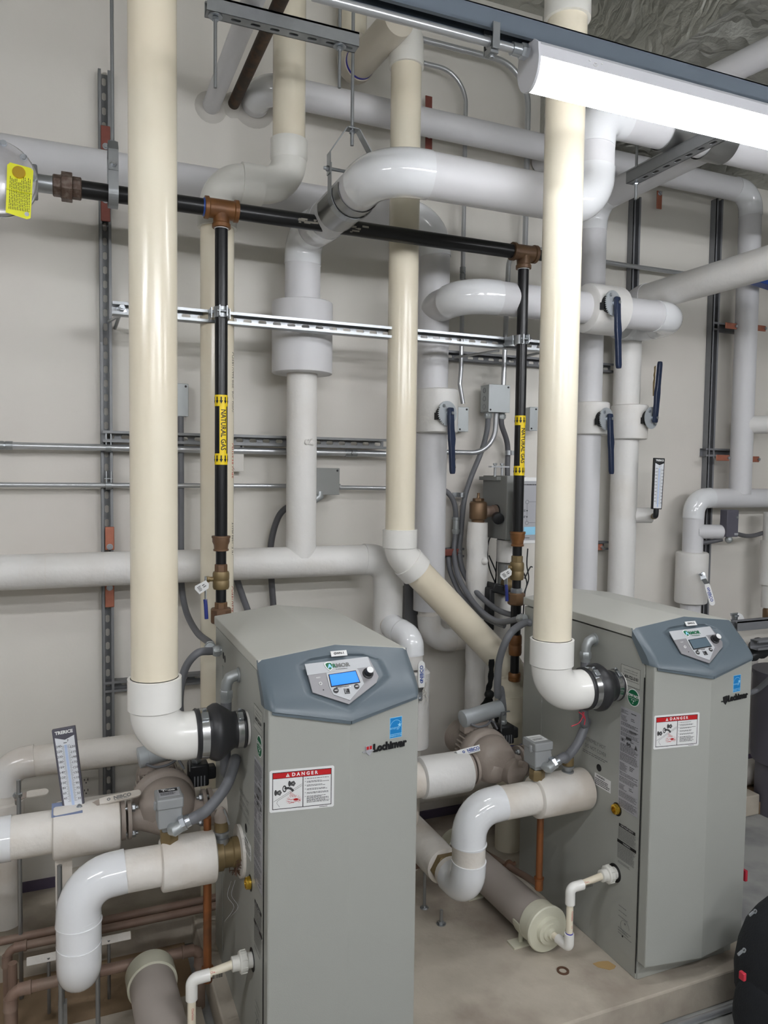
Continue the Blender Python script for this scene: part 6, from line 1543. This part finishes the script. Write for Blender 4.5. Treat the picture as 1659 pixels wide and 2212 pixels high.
for pts in ([(1074, 1138), (1066, 1150), (1056, 1168), (1053, 1200), (1058, 1230), (1070, 1260)], [(1077, 1142), (1075, 1180), (1072, 1230), (1070, 1300)], [(1056, 1200), (1066, 1222), (1072, 1240), (1068, 1262)], [(1140, 1185), (1138, 1220), (1142, 1250), (1134, 1280), (1130, 1330)], [(1133, 1250), (1145, 1226), (1150, 1225)], [(1060, 1280), (1064, 1330), (1070, 1380)], [(1132, 1238), (1138, 1262), (1128, 1290)]):
    k.tube(smoothpath([at(x, y, Y=2.86) for x, y in pts], 5), .003, 7)
k.build('wires', 'black_plastic', cb2)
t = thing('wall_box_back', 'dark grey panel low on the wall right of the low header\'s drop', 'panel', at(900, 1300, Y=2.95)); t.name = 'wall_panel'
MB().bb(at(874, 1390, Y=2.95), at(900, 1230, Y=2.95)+V((.03, .025, 0))).build('plate', 'galv_dark', t)
# black strap hanging from the diagonal cream pipe
t = thing('strap', 'black webbing strap with a knot hanging from the diagonal cream pipe', 'strap', at(1055, 1500, Y=2.58))
k = MB()
def ribbon(pts, w, Y):
    P = smoothpath([at(x, y, Y=Y) for x, y in pts], 6)
    for i in range(len(P)-1):
        d = (P[i+1]-P[i]); L = d.length; d.normalize(); s_ = d.cross(Y_).normalized()
        k.box((P[i]+P[i+1])/2, (L/2+.001, w/2*(1+.15*math.sin(i)), .0022), (d, s_, d.cross(s_)))
ribbon([(1062, 1425), (1061, 1450), (1059, 1475), (1054, 1492), (1057, 1505)], .022, 2.56)
ribbon([(1057, 1505), (1046, 1520), (1038, 1535), (1036, 1556)], .02, 2.55); ribbon([(1057, 1505), (1063, 1525), (1071, 1545), (1076, 1560)], .018, 2.555)
k.ball(at(1057, 1500, Y=2.55), .02, 10, sq=.9); k.build('webbing', 'strap_black', t)
# duplex outlet at lower left
a = at(186, 1697, Y=2.97); t = thing('wall_outlet', 'off-white duplex wall outlet behind the left thermometer', 'wall outlet', a)
MB().box(a+V((.0, .002, 0)), (.045, .003, .057)).build('cover_plate', 'outlet', t, bevel=.002)
k = MB()
for dz in (-.02, .02):
    MB().rev(a+V((0, -.001, dz)), -Y_, [(0, .0165), (.002, .016)], 24).build('receptacle', 'outlet', t)
    for dx, h in ((-.006, .0035), (.006, .0045)): k.box(a+V((dx, -.0035, dz+.004)), (.0012, .0006, h))
    k.rev(a+V((0, -.003, dz-.008)), -Y_, [(0, .0025), (.0006, .0025)], 10)
k.build('slots', 'black', t, smooth=0)
# blue actuator at right edge + its conduit
a = at(1645, 602, Y=2.72); t = thing('valve_actuator', 'blue box-shaped valve actuator cut by the right edge of the photo', 'valve', a)
MB().prism([(-.045, -.032), (.1, -.032), (.1, .04), (-.03, .04), (-.045, .03)], a+V((.0, .03, 0)), V((1, 0, -.12)).normalized(), V((.12, 0, 1)).normalized(), .06).build('housing', 'valve_blue', t, bevel=.004)
MB().cyl(a+V((-.09, 0, .01)), a+V((-.04, 0, .01)), .007).hexa(a+V((-.075, 0, .01)), X_, .012, .011).build('stem', 'steel_bolt', t)
emt([at(1570, 600, Y=2.8), at(1612, 596, Y=2.76)], 'short steel conduit leading to the blue actuator', .008)
# ================================================================= RIGHT EDGE CLUTTER
t = thing('dark_rail', 'dark slotted rail and pipes behind the right heater\'s console, at the right edge', 'metal rail', at(1630, 1370, Y=2.5))
a = at(1585, 1352, Y=2.45); k = MB(); strut(k, (a.x, 2.45, a.z-.02), (a.x+1.0, 2.45, a.z-.02), Z_, slots=False); strut(k, (a.x, 2.36, a.z-.06), (a.x+1.0, 2.36, a.z-.06), -Y_, slots=False); k.build('channel', 'galv_dark', t)
k = thing('clamp_valve', 'small steel clamp valve with a white paper tag above the dark rail', 'valve', at(1588, 1340, Y=2.5))
a = at(1587, 1337, Y=2.5); MB().rev(a-Z_*.025, Z_, [(0, .016), (.012, .016), (.014, .02), (.02, .02), (.022, .013), (.036, .013), (.038, .018), (.045, .018)], 16).build('body', 'steel_bolt', k)
MB().box(a+V((0, 0, .024)), (.022, .006, .003)).build('handle', 'steel_bolt', k)
MB().prism([(0, .03), (.02, .02), (.05, -.035), (.01, -.03), (-.02, -.01)], a+V((.01, -.01, 0)), V((.9, -.3, 0)), Z_, .001).build('paper_tag', 'label_white', k, smooth=0)
k = thing('black_valve', 'dark fitting and black hoses below the rail at the right edge', 'valve', at(1640, 1420, Y=2.4))
a = at(1632, 1408, Y=2.4); MB().rev(a, V((1, .2, .4)), [(-.05, .02), (-.03, .03), (.0, .03), (.02, .045), (.05, .045)], 18).build('body', 'black_plastic', k)
MB().tube(smoothpath([at(1612, 1500, Y=2.5), at(1635, 1490, Y=2.5), at(1659, 1470, Y=2.45), at(1690, 1440, Y=2.4)], 6), .012, 12).build('hose', 'flex_grey', k)
a = at(1672, 1500, Y=2.6); t = thing('blue_grey_tank', 'tall dark blue-grey drum cut by the right edge, behind the right heater', 'drum', (a.x, 2.6, 0))
zt = at(1650, 1455, Y=2.6).z
MB().rev((a.x+.09, 2.6, .0), Z_, [(0, .13), (.25, .13), (.26, .15), (.3, .155), (zt-.03, .155), (zt-.02, .16), (zt, .16), (zt+.002, .14)], 40).build('shell', 'plastic_dkgrey', t)
t = thing('insulated_pipe', 'thick white insulated pipe at floor level between the right heater and the blue-grey drum', 'insulated pipe', at(1620, 1690, Y=2.75))
a = at(1620, 1690, Y=2.75); MB().cyl((a.x-.3, 2.8, max(a.z, .125)), (a.x+.6, 2.8, max(a.z, .125)), .062, seg=28).build('insulation', 'jacket_dusty', t)
a2 = at(1640, 1500, Y=2.85); MB().cyl((a2.x-.05, 2.88, .2), (a2.x-.05, 2.88, at(1640, 1420, Y=2.88).z), .045, seg=24).build('insulation', 'jacket', t)
t = thing('insulated_pipe', 'white insulated riser at the very right edge, above the dark rail', 'insulated pipe', at(1655, 1250, Y=2.85))
a = at(1662, 1250, Y=2.85); k = MB(); k.rev((a.x, 2.85, at(1660, 1312, Y=2.85).z), Z_, [(0, .035), (.12, .037), (.121, .05), (.35, .05), (.352, .04), (.5, .04)], 24).build('insulation', 'jacket', t)
MB().rev((a.x, 2.85, at(1660, 1345, Y=2.85).z), Z_, [(0, .02), (.03, .026), (.07, .026), (.08, .02)], 16).build('fitting', 'bronze', t)
# brown ledge at the right back
tag(MB().bb((3.1, 2.62, 0), (XR-.02, WALL-.001, .06)).build('wood_ledge', 'ledge_brown', smooth=0), 'low brown ledge along the wall at the far right', 'ledge')
# ================================================================= BACKPACK
bp = at(1668, 2150, z=.0); bx, by = 1.93, 1.46
t = thing('backpack', 'black and navy backpack with zips standing on the floor at the lower right corner', 'backpack', (bx, by, 0))
def blob(c, rad, name, m, lat=14, pw=2.6, squash=None):
    k = MB(); n1, n2 = lat, 26; vs = []
    for j in range(n1+1):
        ph = -math.pi/2+math.pi*j/n1
        for i in range(n2):
            th = 2*math.pi*i/n2
            s_ = lambda v, e: math.copysign(abs(v)**(2/e), v)
            x = s_(math.cos(ph), pw)*s_(math.cos(th), pw); y = s_(math.cos(ph), pw)*s_(math.sin(th), pw); z = s_(math.sin(ph), pw)
            k_ = 1-.28*max(0, z)**2
            from mathutils import noise
            w_ = 1+.035*noise.noise(V((x*3, y*3, z*3+c[0])))
            vs.append(V(c)+V((x*rad[0]*k_*w_, y*rad[1]*k_*w_, z*rad[2]*w_)))
    k.add(vs, [(j*n2+i, j*n2+(i+1) % n2, (j+1)*n2+(i+1) % n2, (j+1)*n2+i) for j in range(n1) for i in range(n2)])
    return k.build(name, m, t, smooth=60)
tl = at(1622, 1945, Y=1.46); zt = tl.z
L = at(1598, 2080, Y=1.40)
print('bag top', tl, 'left', L)
cx_ = L.x+.33
blob((cx_, 1.48, .225), (.17, .15, .225), 'main_compartment', 'bag_black')
blob((cx_-.02, 1.37, .14), (.155, .09, .15), 'front_pocket', 'bag_navy')
blob((cx_-.14, 1.47, .12), (.05, .1, .12), 'side_pocket', 'bag_black')
k = MB()
k.tube(smoothpath([(cx_-.14, 1.44, .3), (cx_-.155, 1.42, .25), (cx_-.14, 1.36, .2), (cx_-.08, 1.29, .2), (cx_+.05, 1.275, .21)], 6), .004, 6)
k.tube(smoothpath([(cx_-.13, 1.45, .4), (cx_-.16, 1.43, .3), (cx_-.16, 1.41, .2)], 6), .004, 6); k.build('zip', 'galv_dark', t)
k = MB()
for q in (at(1630, 1968, Y=1.42), at(1606, 2052, Y=1.34)): k.ringflat(V(q), X_, Z_, .006, .004, .003, seg=12); k.box(V(q)+V((-.011, 0, -.005)), (.008, .002, .003), (V((.9, 0, .4)), Y_, V((-.4, 0, .9))))
k.build('zip_pull', 'steel_bolt', t)
k = MB(); k.box(at(1604, 2108, Y=1.34), (.005, .008, .01)); k.box((cx_-.1, 1.28, .03), (.014, .004, .004)); k.build('red_accent', 'red_tag', t, bevel=.002)
MB().tube(smoothpath([(cx_-.04, 1.5, .43), (cx_-.02, 1.5, .47), (cx_+.04, 1.5, .47), (cx_+.06, 1.5, .43)], 6), .01, 10).build('carry_handle', 'bag_black', t)
